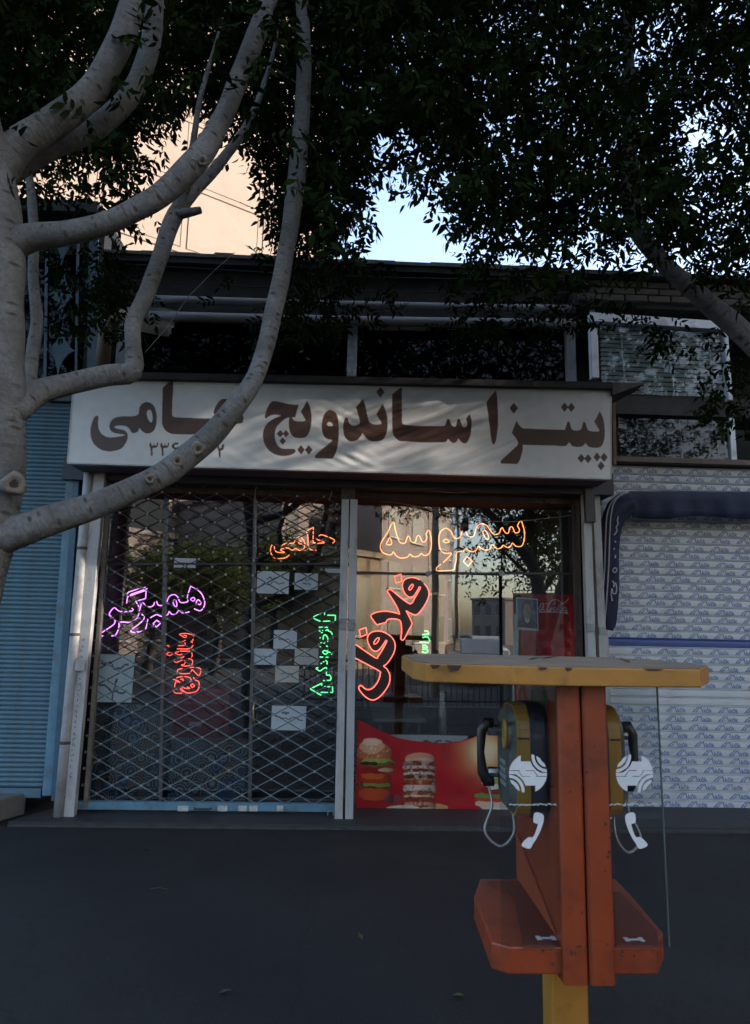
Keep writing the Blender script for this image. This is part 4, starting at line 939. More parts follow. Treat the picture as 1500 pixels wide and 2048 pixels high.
MB().box((xs0, SYR - .01, zb_ - .03), (xs0 + 3.2, SYR + .02, zb_ + .012)).build('bottom_rail', wsl, RS)
MB().box((xs0 + .001, SYR + .02, zb_), (xs0 + 3.2, SYR + .03, zt_)).build('backing', dark_metal, RS)
MB().bar(P(1196, 975, SYR - .1), P(1222, 1640, SYR - .1), .06, .08).build('side_rail', white_paint, RS, bevel=.004)
MB().box((xs0 - .1, SYR - .12, zt_), (xs0 + 3.2, SYR + .2, zt_ + .05)).build('head_rail', mat('head_rail', (.14, .11, .09), .7, .3, 7), RS)

# ============================================================ folded navy awning
AW = empty('navy_awning', P(1230, 1260, 6.2), 'folded navy cloth awning with white piping and lettering over the white shutter', 'awning')
navy = mat('navy_cloth', (.010, .016, .045), .8, .25, 5, .3, 40, dirt=(.022, .028, .05), dscale=3)
def ribbon(name, rows, m):
    nj = len(rows[0]); mb = MB(); mb.add([p for r_ in rows for p in r_], [(i * nj + j, i * nj + j + 1, (i + 1) * nj + j + 1, (i + 1) * nj + j) for i in range(len(rows) - 1) for j in range(nj - 1)])
    me = mb.mesh(name); me.shade_smooth(); o = obj(name, me, m, AW)
    md = o.modifiers.new('s', 'SOLIDIFY'); md.thickness = .006; return o
rows = []
for t in np.linspace(0, 1, 60):       # front band
    xx = 1258 + t * 420
    wv_ = .012 * math.sin(t * 23) + .008 * math.sin(t * 51); rows.append([P(xx, 982 + t * 2, 6.33), P(xx, 985 + t * 3, 6.24), P(xx, 1003, 6.225 + wv_), P(xx + 4, 1020, 6.215 + wv_ * 1.4), P(xx + 8 * (1 - t), 1035 + 3 * math.sin(t * 14), 6.205 + wv_ * 1.8)])
ribbon('front_band', rows, navy)
# side drop: runs from the band round the corner and down
L_ = [(1262, 984), (1235, 990), (1217, 1005), (1206, 1030), (1199, 1075), (1197, 1140), (1201, 1200), (1205, 1245), (1211, 1258)]
R_ = [(1275, 1020), (1260, 1030), (1248, 1042), (1241, 1060), (1236, 1110), (1238, 1165), (1235, 1215), (1231, 1250), (1225, 1262)]
rows = []
for i, (a_, b_) in enumerate(zip(cat_rom(L_, 6, False)[::1], cat_rom(L_, 6, False)[::1])): pass
tl = np.linspace(0, 1, 26)
def along(pts, t):
    p_ = np.array(pts, float); k = t * (len(p_) - 1); i = min(int(k), len(p_) - 2); f = k - i; return p_[i] * (1 - f) + p_[i + 1] * f
for t in tl:
    a_, b_ = along(L_, t), along(R_, t); row = []
    for s_ in np.linspace(0, 1, 9):
        q_ = a_ * (1 - s_) + b_ * s_; row.append(P(q_[0], q_[1], 6.2 - .06 * math.sin(s_ * 3.1) + .012 * math.sin(s_ * 17 + t * 6)))
    rows.append(row)
ribbon('side_drop', rows, navy)
B1 = [(1203, 1040), (1196, 1070), (1192, 1110), (1196, 1170), (1203, 1230), (1206, 1250)]; B2 = [(1216, 1010), (1210, 1050), (1210, 1110), (1208, 1170), (1208, 1230), (1208, 1250)]
ribbon('inner_fold', [[P(*along(B1, t), 6.24), P(*((along(B1, t) + along(B2, t)) / 2), 6.2), P(*along(B2, t), 6.22)] for t in np.linspace(0, 1, 14)], navy)
pipe_m = mat('awning_piping', (.34, .33, .33), .7)
for off, yy in ((0, 6.10), (8, 6.12)):
    pts = [(1258 - off * .2, 984 - off * .1), (1240 - off * .4, 992), (1228 - off * .6, 1005), (1222 - off, 1030), (1219 - off, 1080), (1217 - off, 1140), (1213 - off, 1200), (1209 - off * .7, 1250)]
    MB().tube([P(x, y, yy) for x, y in cat_rom(pts, 8, False)], .007, 6).build('piping', pipe_m, AW, smooth=True)
ox, oy, sc = 1170, 960, 6.4
wl_ = mat('awning_lettering', (.42, .43, .45), .7)
for st in ([(425, 465), (415, 520), (425, 560), (400, 600), (410, 650), (375, 705)], [(385, 780), (395, 800)], [(370, 870), (378, 895)], [(390, 960), (385, 1000)], [(375, 1125), (355, 1155), (375, 1185), (405, 1165), (400, 1130), (375, 1125)], [(350, 1290), (375, 1330), (365, 1370)], [(390, 1310), (405, 1380), (395, 1450), (360, 1450), (345, 1390), (335, 1460), (350, 1550)]):
    MB().tube([P(ox + x / sc, oy + y / sc, 6.118) for x, y in cat_rom(st, 14, False)], .006, 5).build('lettering', wl_, AW)

# ============================================================ the telephone booth
BY = 2.26
BT = empty('telephone_booth', (.755, 2.6, 0), 'two sided orange telephone stand with yellow roof plate on a yellow pole', 'phone booth')
org = mat('orange_paint', (.24, .042, .012), .42, .20, 4, .35, 7, dirt=(.075, .022, .014), dscale=6, damt=(.52, .78))
yel = mat('ochre_paint', (.36, .165, .026), .45, .18, 4, .35, 7, dirt=(.13, .06, .025), dscale=7, damt=(.55, .8))
dusty = mat('dusty_top', (.20, .155, .115), .85, .25, 5, .2, 40)
zp = 1.43; zp1 = PZ(835, 1326, 1).z
cx0 = .755
zpt = 1.487
pxl = P(826, 1335, 2.34).x; plate = [(pxl, 2.34), (pxl + .03, 2.22), (.70, 2.16), (1.14, 2.20), (1.285, 2.42), (1.285, 2.78), (1.14, 3.0), (.36, 3.0), (pxl, 2.82)]
MB().prism([(x, y, zp) for x, y in plate], (0, 0, zpt - zp)).build('roof_plate', yel, BT, bevel=.004)
MB().prism([(cx0 + (x - cx0) * .985, 2.6 + (y - 2.6) * .985, zpt + .0005) for x, y in plate], (0, 0, .003)).build('roof_top', dusty, BT)
chip = mat('chipped_rust', (.05, .03, .025), .9, .3, 30)
for x, w_, h in ((.285, .018, .012), (.345, .025, .018), (.62, .015, .008), (.70, .012, .010), (.98, .035, .006)):
    yy = 2.2 - (x - .26) / .44 * .04 if x < .7 else 2.16 + (x - .7) / .44 * .04
    MB().prism([(x - w_, yy - .0025, zpt - .001), (x + w_, yy - .0025, zpt - .001), (x + w_ * .4, yy - .0025, zpt - h), (x - w_ * .5, yy - .0025, zpt - h * 1.2)], (0, .002, 0)).build('paint_chip', chip, BT)
for k_ in range(26):                               # small rust spots where paint has come off
    x_ = random.choice((random.uniform(.70, .86), random.uniform(.60, .97))); z_ = random.uniform(.57, .63) if x_ < .7 or x_ > .87 else random.uniform(.6, 1.4)
    r_ = random.uniform(.0015, .005); yy = BY - .0012 if .715 < x_ < .86 else BY + .0208
    MB().prism([(x_ + r_ * random.uniform(.6, 1.3) * math.cos(t), yy, z_ + r_ * random.uniform(.6, 1.6) * math.sin(t)) for t in np.linspace(0, 6.283, 8, endpoint=False)], (0, .001, 0)).build('paint_chip', chip, BT)
# central dividing board and its two front channels
xf0, xf1, xf2 = PZ(1117, 1500, 1.2).x, P(1166, 1500, BY).x, P(1217, 1500, BY).x
xf0 = P(1118, 1500, BY).x
z_s0, z_s1 = .555, .635
def channel(xa, xb, za, zb2):
    mb = MB(); prof_ = [(xa, BY + .07), (xa, BY + .008), (xa + .008, BY), (xb - .008, BY), (xb, BY + .008), (xb, BY + .07)]
    return mb.prism([(x, y, za) for x, y in prof_], (0, 0, zb2 - za))
channel(xf0, xf1 - .003, z_s0 - .02, zp - .001).build('channel', org, BT); channel(xf1 + .003, xf2, z_s0 - .02, zp - .001).build('channel', org, BT)
MB().box((xf0 + .012, BY + .072, z_s1 + .001), (xf2 - .012, 2.90, zp - .002)).build('board', org, BT, bevel=.004)
MB().prism([(xf0 + .010, BY + .072, z_s1 + .001), (xf0 + .010, 2.86, z_s1 + .001), (xf0 + .010, 2.86, z_s1 + .17)], (-.006, 0, 0)).build('gusset', mat('orange_dark', (.30, .06, .018), .5, .15, 5), BT)
gs = [(.30, .02), (.26, .10), (.16, .13), (.08, .11), (.03, .14), (-.02, .08), (.01, .01), (.12, -.01)]
MB().prism([(xf0 + .0105, 2.42 + a_, 1.28 + b_) for a_, b_ in gs], (-.0008, 0, 0)).build('green_smear', mat('green_spray', (.02, .055, .012), .6, .4, 14, dirt=(.10, .03, .012), dscale=16, damt=(.45, .6)), BT)
# shelf
shelf = [PZ(a_, b_, z_s1)[:2] for a_, b_ in ((1033, 1923), (1338, 1919), (1326, 1865), (1262, 1790), (1230, 1757), (960, 1757), (948, 1792), (982, 1883))]
fl_ = [PZ(1035, 1920, z_s1), PZ(1310, 1920, z_s1)]
shelf = [(x, max(y, BY + .022)) for x, y in shelf]
sh = MB().prism([(x, y, z_s0) for x, y in shelf], (0, 0, z_s1 - z_s0)).build('shelf', org, BT, bevel=.006)
shd = mat('shelf_inset', (.13, .024, .012), .5, .2, 5, .1, 50, dirt=(.09, .03, .018), dscale=4)
def inset(qs): MB().prism([PZ(a_, b_, z_s1 + .0005) for a_, b_ in qs], (0, 0, .004)).build('shelf_inset', shd, sh)
inset(((1047, 1896), (1112, 1896), (1050, 1764), (975, 1764), (1028, 1800)))
inset(((1233, 1896), (1318, 1896), (1312, 1862), (1240, 1785), (1228, 1785)))
icon = mat('white_sticker_print', (.62, .64, .66), .5, .08)
for px, py in ((1092, 1876), (1268, 1879)):
    c = PZ(px, py, z_s1 + .006)
    mb = MB(); mb.box((c.x - .028, c.y - .006, z_s1 + .0055), (c.x + .028, c.y + .006, z_s1 + .0065)); mb.build('sticker', icon, sh)
    for s_ in (-1, 1): MB().box((c.x + s_ * .024 - .007, c.y - .014, z_s1 + .0057), (c.x + s_ * .024 + .007, c.y + .014, z_s1 + .0067)).build('sticker', icon, sh)
xc = P(1130, 2000, 2.55).x
MB().box((xc - .062, 2.49, 0), (xc + .062, 2.61, z_s0 - .001)).build('pole', yel, BT, bevel=.008)
MB().box((xc - .12, 2.43, 0), (xc + .12, 2.67, .012)).build('base_plate', dark_metal, BT)
# glass wings with white transfers
bg_ = glass('booth_glass', (.88, .90, .90), .04)
xg0, xg1 = P(1002, 1500, BY).x, P(1326, 1500, BY).x
MB().box((xg0, BY + .02, z_s1 + .001), (xf0 - .002, BY + .025, zp - .001)).build('glass_wing', bg_, BT)
MB().box((xf2 + .002, BY + .02, z_s1 + .001), (xg1, BY + .025, zp - .001)).build('glass_wing', bg_, BT)
MB().box((xg1 - .001, BY + .019, z_s1 + .001), (xg1 + .002, BY + .027, zp - .001)).build('glass_edge', mat('glass_edge', (.10, .13, .12), .3), BT)
def emblem(cx, cy, rx, ry, flip):
    """round emblem: two interlocked arrows with wave arcs, as flat transfer on the glass"""
    n_ = 120; jj, ii = np.mgrid[0:n_, 0:n_]; x = (ii + .5) / n_ * 2 - 1; y = 1 - (jj + .5) / n_ * 2
    if flip: x = -x
    m_ = (x * x + y * y < 1)
    for sx_ in (1, -1):
        X = x * sx_; Yy = y * sx_
        d = np.hypot(X - 1.02, Yy - .90)                      # arcs in the upper right and, turned, in the lower left
        quad = (X > .12) & (Yy > .04)
        m_ &= ~(quad & (((d > .30) & (d < .40)) | ((d > .58) & (d < .68)) | ((d > .84) & (d < .93)) | (d < .13)))
        m_ &= ~((X > -.38) & (X < .16) & (Yy > .62))           # notch at the top
        m_ &= ~((X > -.38) & (X < -.12) & (Yy > .62 - .0) & (Yy < .8))
        m_ &= ~((Yy > .135) & (Yy < .165) & (X < -.42)); m_ &= ~((Yy > .135) & (Yy < .165) & (X > -.12) & (X < .3))
        m_ &= ~(np.abs(Yy - .15 + (X - .3) * 1.3) < .03) | ~((X > .3) & (X < .52) & (Yy < .15) & (Yy > -.15))
    vid = -np.ones((n_ + 1, n_ + 1), int); vs = []; fs = []
    for j in range(n_):
        for i in range(n_):
            if m_[j, i]:
                f_ = []
                for (a_, b_) in ((j, i), (j + 1, i), (j + 1, i + 1), (j, i + 1)):
                    if vid[a_, b_] < 0:
                        vid[a_, b_] = len(vs); vs.append(P(cx + (b_ / n_ * 2 - 1) * rx, cy + (a_ / n_ * 2 - 1) * ry, BY + .0185))
                    f_.append(vid[a_, b_])
                fs.append(f_)
    MB().add(vs, fs).build('emblem_transfer', icon, BT)
emblem(1056, 1547, 38, 39, False); emblem(1269, 1547, 37, 39, True)
hs = [(655,1485),(720,1480),(765,1510),(765,1580),(730,1690),(680,1790),(640,1850),(610,1905),(570,1910),(500,1865),(580,1775),(640,1770),(690,1650),(690,1610),(645,1595)]
def flat(pts, Y, name, m, parent):
    cu = bpy.data.curves.new('b', 'CURVE'); cu.dimensions = '2D'; cu.fill_mode = 'BOTH'; cu.extrude = .0004
    sp = cu.splines.new('POLY'); sp.points.add(len(pts) - 1); sp.use_cyclic_u = True
    for k_, (x, y) in enumerate(pts):
        w_ = P(x, y, Y); sp.points[k_].co = (w_.x, w_.z, 0, 1)
    tmp = bpy.data.objects.new('b', cu); me = bpy.data.meshes.new_from_object(tmp); bpy.data.objects.remove(tmp)
    me.transform(Matrix.Translation((0, Y, 0)) @ Matrix.Rotation(R(90), 4, 'X'))
    return obj(name, me, m, parent)
h2 = cat_rom(crop(hs, 960, 1380, 6.0235), 3)
flat(list(h2), BY + .018, 'handset_transfer', icon, BT)
flat([(2 * 1165 - x + 8, y) for x, y in h2][::-1], BY + .018, 'handset_transfer', icon, BT)
for xa, xb in ((1018, 1112), (1218, 1312)):                       # a line of small white writing
    mb = MB(); x = xa
    while x < xb:
        l = random.uniform(4, 9); pts = [P(x + l * t, 1609 + random.uniform(-2.2, 2.2), BY + .017) for t in np.linspace(0, 1, 4)]
        mb.tube(pts, .0016, 4); x += l + random.uniform(.5, 2.5)
    mb.build('writing_transfer', icon, BT, kind='stuff')
# telephones on both faces of the board
ph_y = mat('phone_ochre', (.36, .19, .025), .4, .1, 6, .04, 60, dirt=(.16, .09, .03), dscale=4, damt=(.6, .85)); ph_g = mat('phone_grey', (.030, .034, .045), .45, .1); ph_f = mat('phone_face', (.075, .085, .075), .45, .15, 6)
def rrect(y0, y1, z0_, z1_, r_, k=7):
    out = []
    for cy_, cz_, a0 in ((y1 - r_, z1_ - r_ * 1.4, 0), (y0 + r_, z1_ - r_ * 1.4, 90), (y0 + r_, z0_ + r_, 180), (y1 - r_, z0_ + r_, 270)):
        for t in range(k):
            a_ = R(a0 + 90 * t / (k - 1)); zz_ = math.sin(a_) * r_ * (1.4 if a0 < 180 else 1)
            out.append((cy_ + math.cos(a_) * r_, cz_ + zz_))
    return out
def phone(side):
    face = xf0 if side < 0 else xf2
    T = empty('payphone', (face, 2.55, 1.15), 'ochre and grey payphone on the ' + ('board face with the looped cord' if side < 0 else 'far board face, half hidden by the orange channels'), 'payphone')
    pz0, pz1 = .965, 1.345
    y0_, y1_ = 2.40, 2.64
    def lay(name, d0, d1, m, sh0, sh1, par=None):
        p0 = rrect(y0_ + sh0, y1_ - sh0, pz0 + sh0, pz1 - sh0, .075); p1 = rrect(y0_ + sh1, y1_ - sh1, pz0 + sh1, pz1 - sh1, .07)
        A_ = [(face + side * d0, y, z) for y, z in p0]; B_ = [(face + side * d1, y, z) for y, z in p1]; n_ = len(A_)
        o = MB().add(A_ + B_, [list(range(n_)), list(range(n_, 2 * n_))[::-1]] + [(i, n_ + i, n_ + (i + 1) % n_, (i + 1) % n_) for i in range(n_)]).build(name, m, par or T)
        return o
    lay('back_shell', .002, .055, ph_g, 0, 0); sh_ = lay('front_shell', .0555, .100, ph_y, .001, .006); lay('face', .1002, .122, ph_f, .010, .030)
    fx = face + side * .123
    for r_ in range(4):
        for c_ in range(3):
            MB().box((fx - .004, 2.475 + c_ * .03, 1.06 + r_ * .024), (fx + .004, 2.495 + c_ * .03, 1.075 + r_ * .024)).build('key', grey_metal, T, bevel=.002)
    MB().box((fx - .005, 2.46, 1.22), (fx + .003, 2.58, 1.27)).build('display', black, T)
    # coin guard ring
    if side < 0: cg = [(fx + side * .012, 2.43 + .018 * math.cos(a_), 1.245 + .045 * math.sin(a_)) for a_ in np.linspace(0, 6.28, 16, endpoint=False)]
    if side < 0: MB().tube(cg, .007, 6, True).build('ring_handle', ph_y, T, smooth=True)
    MB().box((face + side * .078 - .018, 2.3985, 1.232), (face + side * .078 + .018, 2.4, 1.238)).build('name_plate', black, T)
    # handset on its hooks
    hx = face + side * .165; hy = 2.58 if side < 0 else 2.52
    MB().tube([(fx, hy, 1.235), (hx, hy, 1.235)], .018, 8).build('hook', chrome, T); MB().tube([(fx, hy, 1.09), (hx, hy, 1.09)], .018, 8).build('hook', chrome, T)
    H = MB().tube([(hx - side * .018, hy, 1.258), (hx + side * .004, hy, 1.262), (hx + side * .022, hy, 1.235), (hx + side * .026, hy, 1.16), (hx + side * .020, hy, 1.09), (hx + side * .002, hy, 1.06), (hx - side * .020, hy, 1.062)], [.022, .024, .019, .014, .019, .024, .022], 10).build('handset', black, T, smooth=True)
    lo = [(hx, hy, 1.05), (hx - side * .01, hy - .02, .98), (hx - side * -.02, hy - .04, .90), (hx - side * .03, hy - .06, .855), (hx - side * .075, hy - .07, .90), (hx - side * .075, hy - .05, .97), (hx - side * .05, hy - .03, 1.0)]
    pl_ = [Vector(p_) for p_ in lo]; out = []
    for i in range(len(pl_) - 1):
        p0_, p1_, p2_, p3_ = pl_[max(i - 1, 0)], pl_[i], pl_[i + 1], pl_[min(i + 2, len(pl_) - 1)]
        for t in np.linspace(0, 1, 8, endpoint=False): out.append(.5 * ((2 * p1_) + (-p0_ + p2_) * t + (2 * p0_ - 5 * p1_ + 4 * p2_ - p3_) * t * t + (-p0_ + 3 * p1_ - 3 * p2_ + p3_) * t ** 3))
    MB().tube(out, .0048, 6).build('cord', mat('steel_cord', (.28, .27, .27), .4, .15, 40, metal=.4), T, smooth=True)
phone(-1); phone(1)
# fallen leaves lying on the booth roof
lf = mat('fallen_green_leaf', (.05, .075, .018), .6, .2); lf2 = mat('fallen_dry_leaf', (.06, .04, .018), .8, .3)
def leaf_mesh(l, w_, bend): 
    return MB().add([(0, 0, 0), (l * .35, w_, bend), (l * .35, -w_, bend), (l * .35, 0, bend * .3), (l, 0, bend * 1.5)], [(0, 2, 3), (0, 3, 1), (2, 4, 3), (3, 4, 1)]).mesh('leaf')
for k_, (x, y, a_, m) in enumerate(((.66, 2.5, .3, lf), (.74, 2.62, -.2, lf2), (1.02, 2.45, 2.0, lf2))):
    o = obj('fallen_leaf', leaf_mesh(.07, .014, .008), m, label=['green fallen leaf on the dusty booth roof', 'dry brown fallen leaf on the booth roof beside a green leaf', 'dry brown fallen leaf alone near the end of the booth roof'][k_], cat='leaf')
    o.location = (x, y, zpt + .006); o.rotation_euler = (0, 0, a_)

# ============================================================ street trees
def bark():
    m = bpy.data.materials.new('pale_bark'); m.use_nodes = True; t = m.node_tree; n = t.nodes; L = t.links.new
    b = n['Principled BSDF']; b.inputs['Roughness'].default_value = .8; b.inputs['Specular IOR Level'].default_value = .25
    uv = n.new('ShaderNodeUVMap'); uv.uv_map = 'UVMap'
    def mp(sx_, sy_):
        q = n.new('ShaderNodeMapping'); q.inputs['Scale'].default_value = (sx_, sy_, 1); L(uv.outputs[0], q.inputs[0]); return q.outputs[0]
    def noise(v_, s, d=5, r=.6):
        q = n.new('ShaderNodeTexNoise'); q.inputs['Scale'].default_value = s; q.inputs['Detail'].default_value = d; q.inputs['Roughness'].default_value = r; L(v_, q.inputs['Vector']); return q.outputs[0]
    def ramp(i, a, ca, b_, cb):
        q = n.new('ShaderNodeValToRGB'); e = q.color_ramp.elements; e[0].position = a; e[0].color = (*ca, 1); e[1].position = b_; e[1].color = (*cb, 1); L(i, q.inputs[0]); return q.outputs[0]
    def mix(f, a, b_):
        q = n.new('ShaderNodeMix'); q.data_type = 'RGBA'; L(f, q.inputs['Factor'])
        for k_, val in (('A', a), ('B', b_)):
            if isinstance(val, tuple): q.inputs[k_].default_value = (*val, 1)
            else: L(val, q.inputs[k_])
        return q.outputs['Result']
    tc = n.new('ShaderNodeTexCoord')
    base = ramp(noise(tc.outputs['Object'], 6, 7), .28, (.095, .095, .094), .72, (.24, .24, .238))
    c = mix(ramp(noise(tc.outputs['Object'], 1.7, 5), .52, (0, 0, 0), .72, (.7, .7, .7)), base, (.14, .145, .115))
    rings = ramp(noise(mp(1.6, 30), 1.0, 4), .60, (0, 0, 0), .68, (.75, .75, .75))
    c = mix(rings, c, (.07, .06, .052))
    vo = n.new('ShaderNodeTexVoronoi'); vo.inputs['Scale'].default_value = 1; L(mp(9, 42), vo.inputs['Vector'])
    sc_ = n.new('ShaderNodeSeparateColor'); L(vo.outputs['Color'], sc_.inputs[0])
    dash = ramp(vo.outputs['Distance'], .20, (1, 1, 1), .42, (0, 0, 0)); pick = ramp(sc_.outputs[0], .72, (0, 0, 0), .77, (.95, .95, .95))
    mu = n.new('ShaderNodeMix'); mu.data_type = 'RGBA'; mu.blend_type = 'MULTIPLY'; mu.inputs['Factor'].default_value = 1; L(dash, mu.inputs['A']); L(pick, mu.inputs['B'])
    c = mix(mu.outputs['Result'], c, (.05, .042, .036))
    fine = ramp(noise(tc.outputs['Object'], 55, 6, .75), .40, (0, 0, 0), .62, (.55, .55, .55)); c = mix(fine, c, (.085, .08, .074))
    L(c, b.inputs['Base Color'])
    bp = n.new('ShaderNodeBump'); bp.inputs['Strength'].default_value = 1.0; bp.inputs['Distance'].default_value = .012
    ad = n.new('ShaderNodeMath'); ad.operation = 'ADD'; L(noise(mp(5, 30), 2.0, 8, .7), ad.inputs[0]); L(noise(tc.outputs['Object'], 40, 6, .7), ad.inputs[1])
    L(ad.outputs[0], bp.inputs['Height']); L(bp.outputs[0], b.inputs['Normal'])
    return m
BARK = bark()
def limb(name, pts, parent, m=BARK, seed=0, wob=1.0, raw=False):
    """tapered limb through (px, py, Y, width in px) or raw (Vector, radius)"""
    if raw: ctl = [(Vector(p_), r_ * .8) for p_, r_ in pts]
    else:
        ctl = []
        for px, py, Y, wd in pts:
            p_ = P(px, py, Y); dep = (p_ - EYE).dot(ray(750, 1024).normalized()); ctl.append((p_, wd * (.73 if wd > 30 else .85) / 2 * dep / F))
    pos, rad = [], []
    n_ = len(ctl)
    for i in range(n_ - 1):
        p0_, p1_, p2_, p3_ = ctl[max(i - 1, 0)], ctl[i], ctl[i + 1], ctl[min(i + 2, n_ - 1)]
        k_ = max(3, int((p2_[0] - p1_[0]).length / .035))
        for j in range(k_):
            t = j / k_
            pos.append(.5 * ((2 * p1_[0]) + (-p0_[0] + p2_[0]) * t + (2 * p0_[0] - 5 * p1_[0] + 4 * p2_[0] - p3_[0]) * t * t + (-p0_[0] + 3 * p1_[0] - 3 * p2_[0] + p3_[0]) * t ** 3)); rad.append(p1_[1] + (p2_[1] - p1_[1]) * t)
    pos.append(ctl[-1][0]); rad.append(ctl[-1][1])
    n = 18; g = random.Random(seed); up = None; vs = []; fs = []; uvs = []; ln = 0
    ph = [g.random() * 6.28 for _ in range(6)]
    for i, p_ in enumerate(pos):
        t = (pos[min(i + 1, len(pos) - 1)] - pos[max(i - 1, 0)]).normalized()
        if up is None: up = t.orthogonal().normalized()
        up = (up - t * up.dot(t)).normalized(); w_ = t.cross(up)
        if i: ln += (p_ - pos[i - 1]).length
        for j in range(n):
            a_ = 2 * math.pi * j / n
            rr = rad[i] * (1 + wob * (.05 * math.sin(a_ * 2 + ph[0] + ln * 3) + .04 * math.sin(a_ * 3 + ph[1] - ln * 5) + .035 * math.sin(ln * 9 + ph[2]) + .03 * math.sin(ln * 23 + ph[3] + a_)))
            vs.append(p_ + (up * math.cos(a_) + w_ * math.sin(a_)) * rr)
    lens = [0]
    for i in range(1, len(pos)): lens.append(lens[-1] + (pos[i] - pos[i - 1]).length)
    for i in range(len(pos) - 1):
        for j in range(n):
            fs.append((i * n + j, i * n + (j + 1) % n, (i + 1) * n + (j + 1) % n, (i + 1) * n + j))
            uvs += [(j / n, lens[i]), ((j + 1) / n, lens[i]), ((j + 1) / n, lens[i + 1]), (j / n, lens[i + 1])]
    k0 = len(fs); fs.append(list(range(n))[::-1]); fs.append([(len(pos) - 1) * n + j for j in range(n)]); uvs += [(0, 0)] * (2 * n)
    me = bpy.data.meshes.new(name); me.from_pydata([tuple(v_) for v_ in vs], [], fs)
    ul = me.uv_layers.new(name='UVMap'); ul.data.foreach_set('uv', np.array([(u_ * .7, v_) for u_, v_ in uvs], np.float32).reshape(-1))
    me.shade_smooth()
    return obj(name, me, m, parent)
scar = mat('knot_dark', (.035, .024, .018), .9, .4, 40, .5, 80); knot_m = mat('knot_bark', (.15, .13, .11), .85, .35, 25, .6, 60)
def knot(px, py, Y, r_, parent, look=None):
    c = P(px, py, Y); d = (look or (EYE - c)).normalized(); u_ = d.orthogonal().normalized(); w_ = d.cross(u_)
    prof_ = [(1.25, -.5), (1.15, -.1), (1.0, .12), (.78, .16), (.55, .05), (.42, .0)]
    vs = []; n = 14
    for rr, h in prof_:
        for j in range(n):
            a_ = 6.283 * j / n; k_ = r_ * rr * (1 + .10 * math.sin(a_ * 3 + px) + .06 * math.sin(a_ * 5)); vs.append(c + (u_ * math.cos(a_) + w_ * math.sin(a_)) * k_ + d * h * r_)
    fs = [(i * n + j, i * n + (j + 1) % n, (i + 1) * n + (j + 1) % n, (i + 1) * n + j) for i in range(len(prof_) - 1) for j in range(n)]
    me = MB().add(vs, fs).mesh('knot'); me.shade_smooth(); k_ = obj('knot', me, knot_m, parent)
    MB().add([c + (u_ * math.cos(6.283 * j / 10) + w_ * math.sin(6.283 * j / 10)) * r_ * .5 * (1 + .25 * math.sin(j * 2.3)) + d * r_ * .01 for j in range(10)], [list(range(10))]).build('scar', scar, k_)

def leafmat(name, c):
    m = bpy.data.materials.new(name); m.use_nodes = True; t = m.node_tree; n = t.nodes; L = t.links.new
    b = n['Principled BSDF']; b.inputs['Roughness'].default_value = .8; b.inputs['Specular IOR Level'].default_value = .03
    at_ = n.new('ShaderNodeAttribute'); at_.attribute_name = 'tone'
    cr = n.new('ShaderNodeValToRGB'); e = cr.color_ramp.elements; e[0].color = (c[0] * .55, c[1] * .55, c[2] * .55, 1); e[1].color = (c[0] * 1.6, c[1] * 1.4, c[2] * 1.2, 1); L(at_.outputs['Fac'], cr.inputs[0])
    L(cr.outputs[0], b.inputs['Base Color'])
    tr = n.new('ShaderNodeBsdfTranslucent'); L(cr.outputs[0], tr.inputs[0])
    mx = n.new('ShaderNodeMixShader'); mx.inputs[0].default_value = .18; L(b.outputs[0], mx.inputs[1]); L(tr.outputs[0], mx.inputs[2]); L(mx.outputs[0], n['Material Output'].inputs[0])
    return m
LEAF = leafmat('ash_leaf', (.009, .019, .0055))
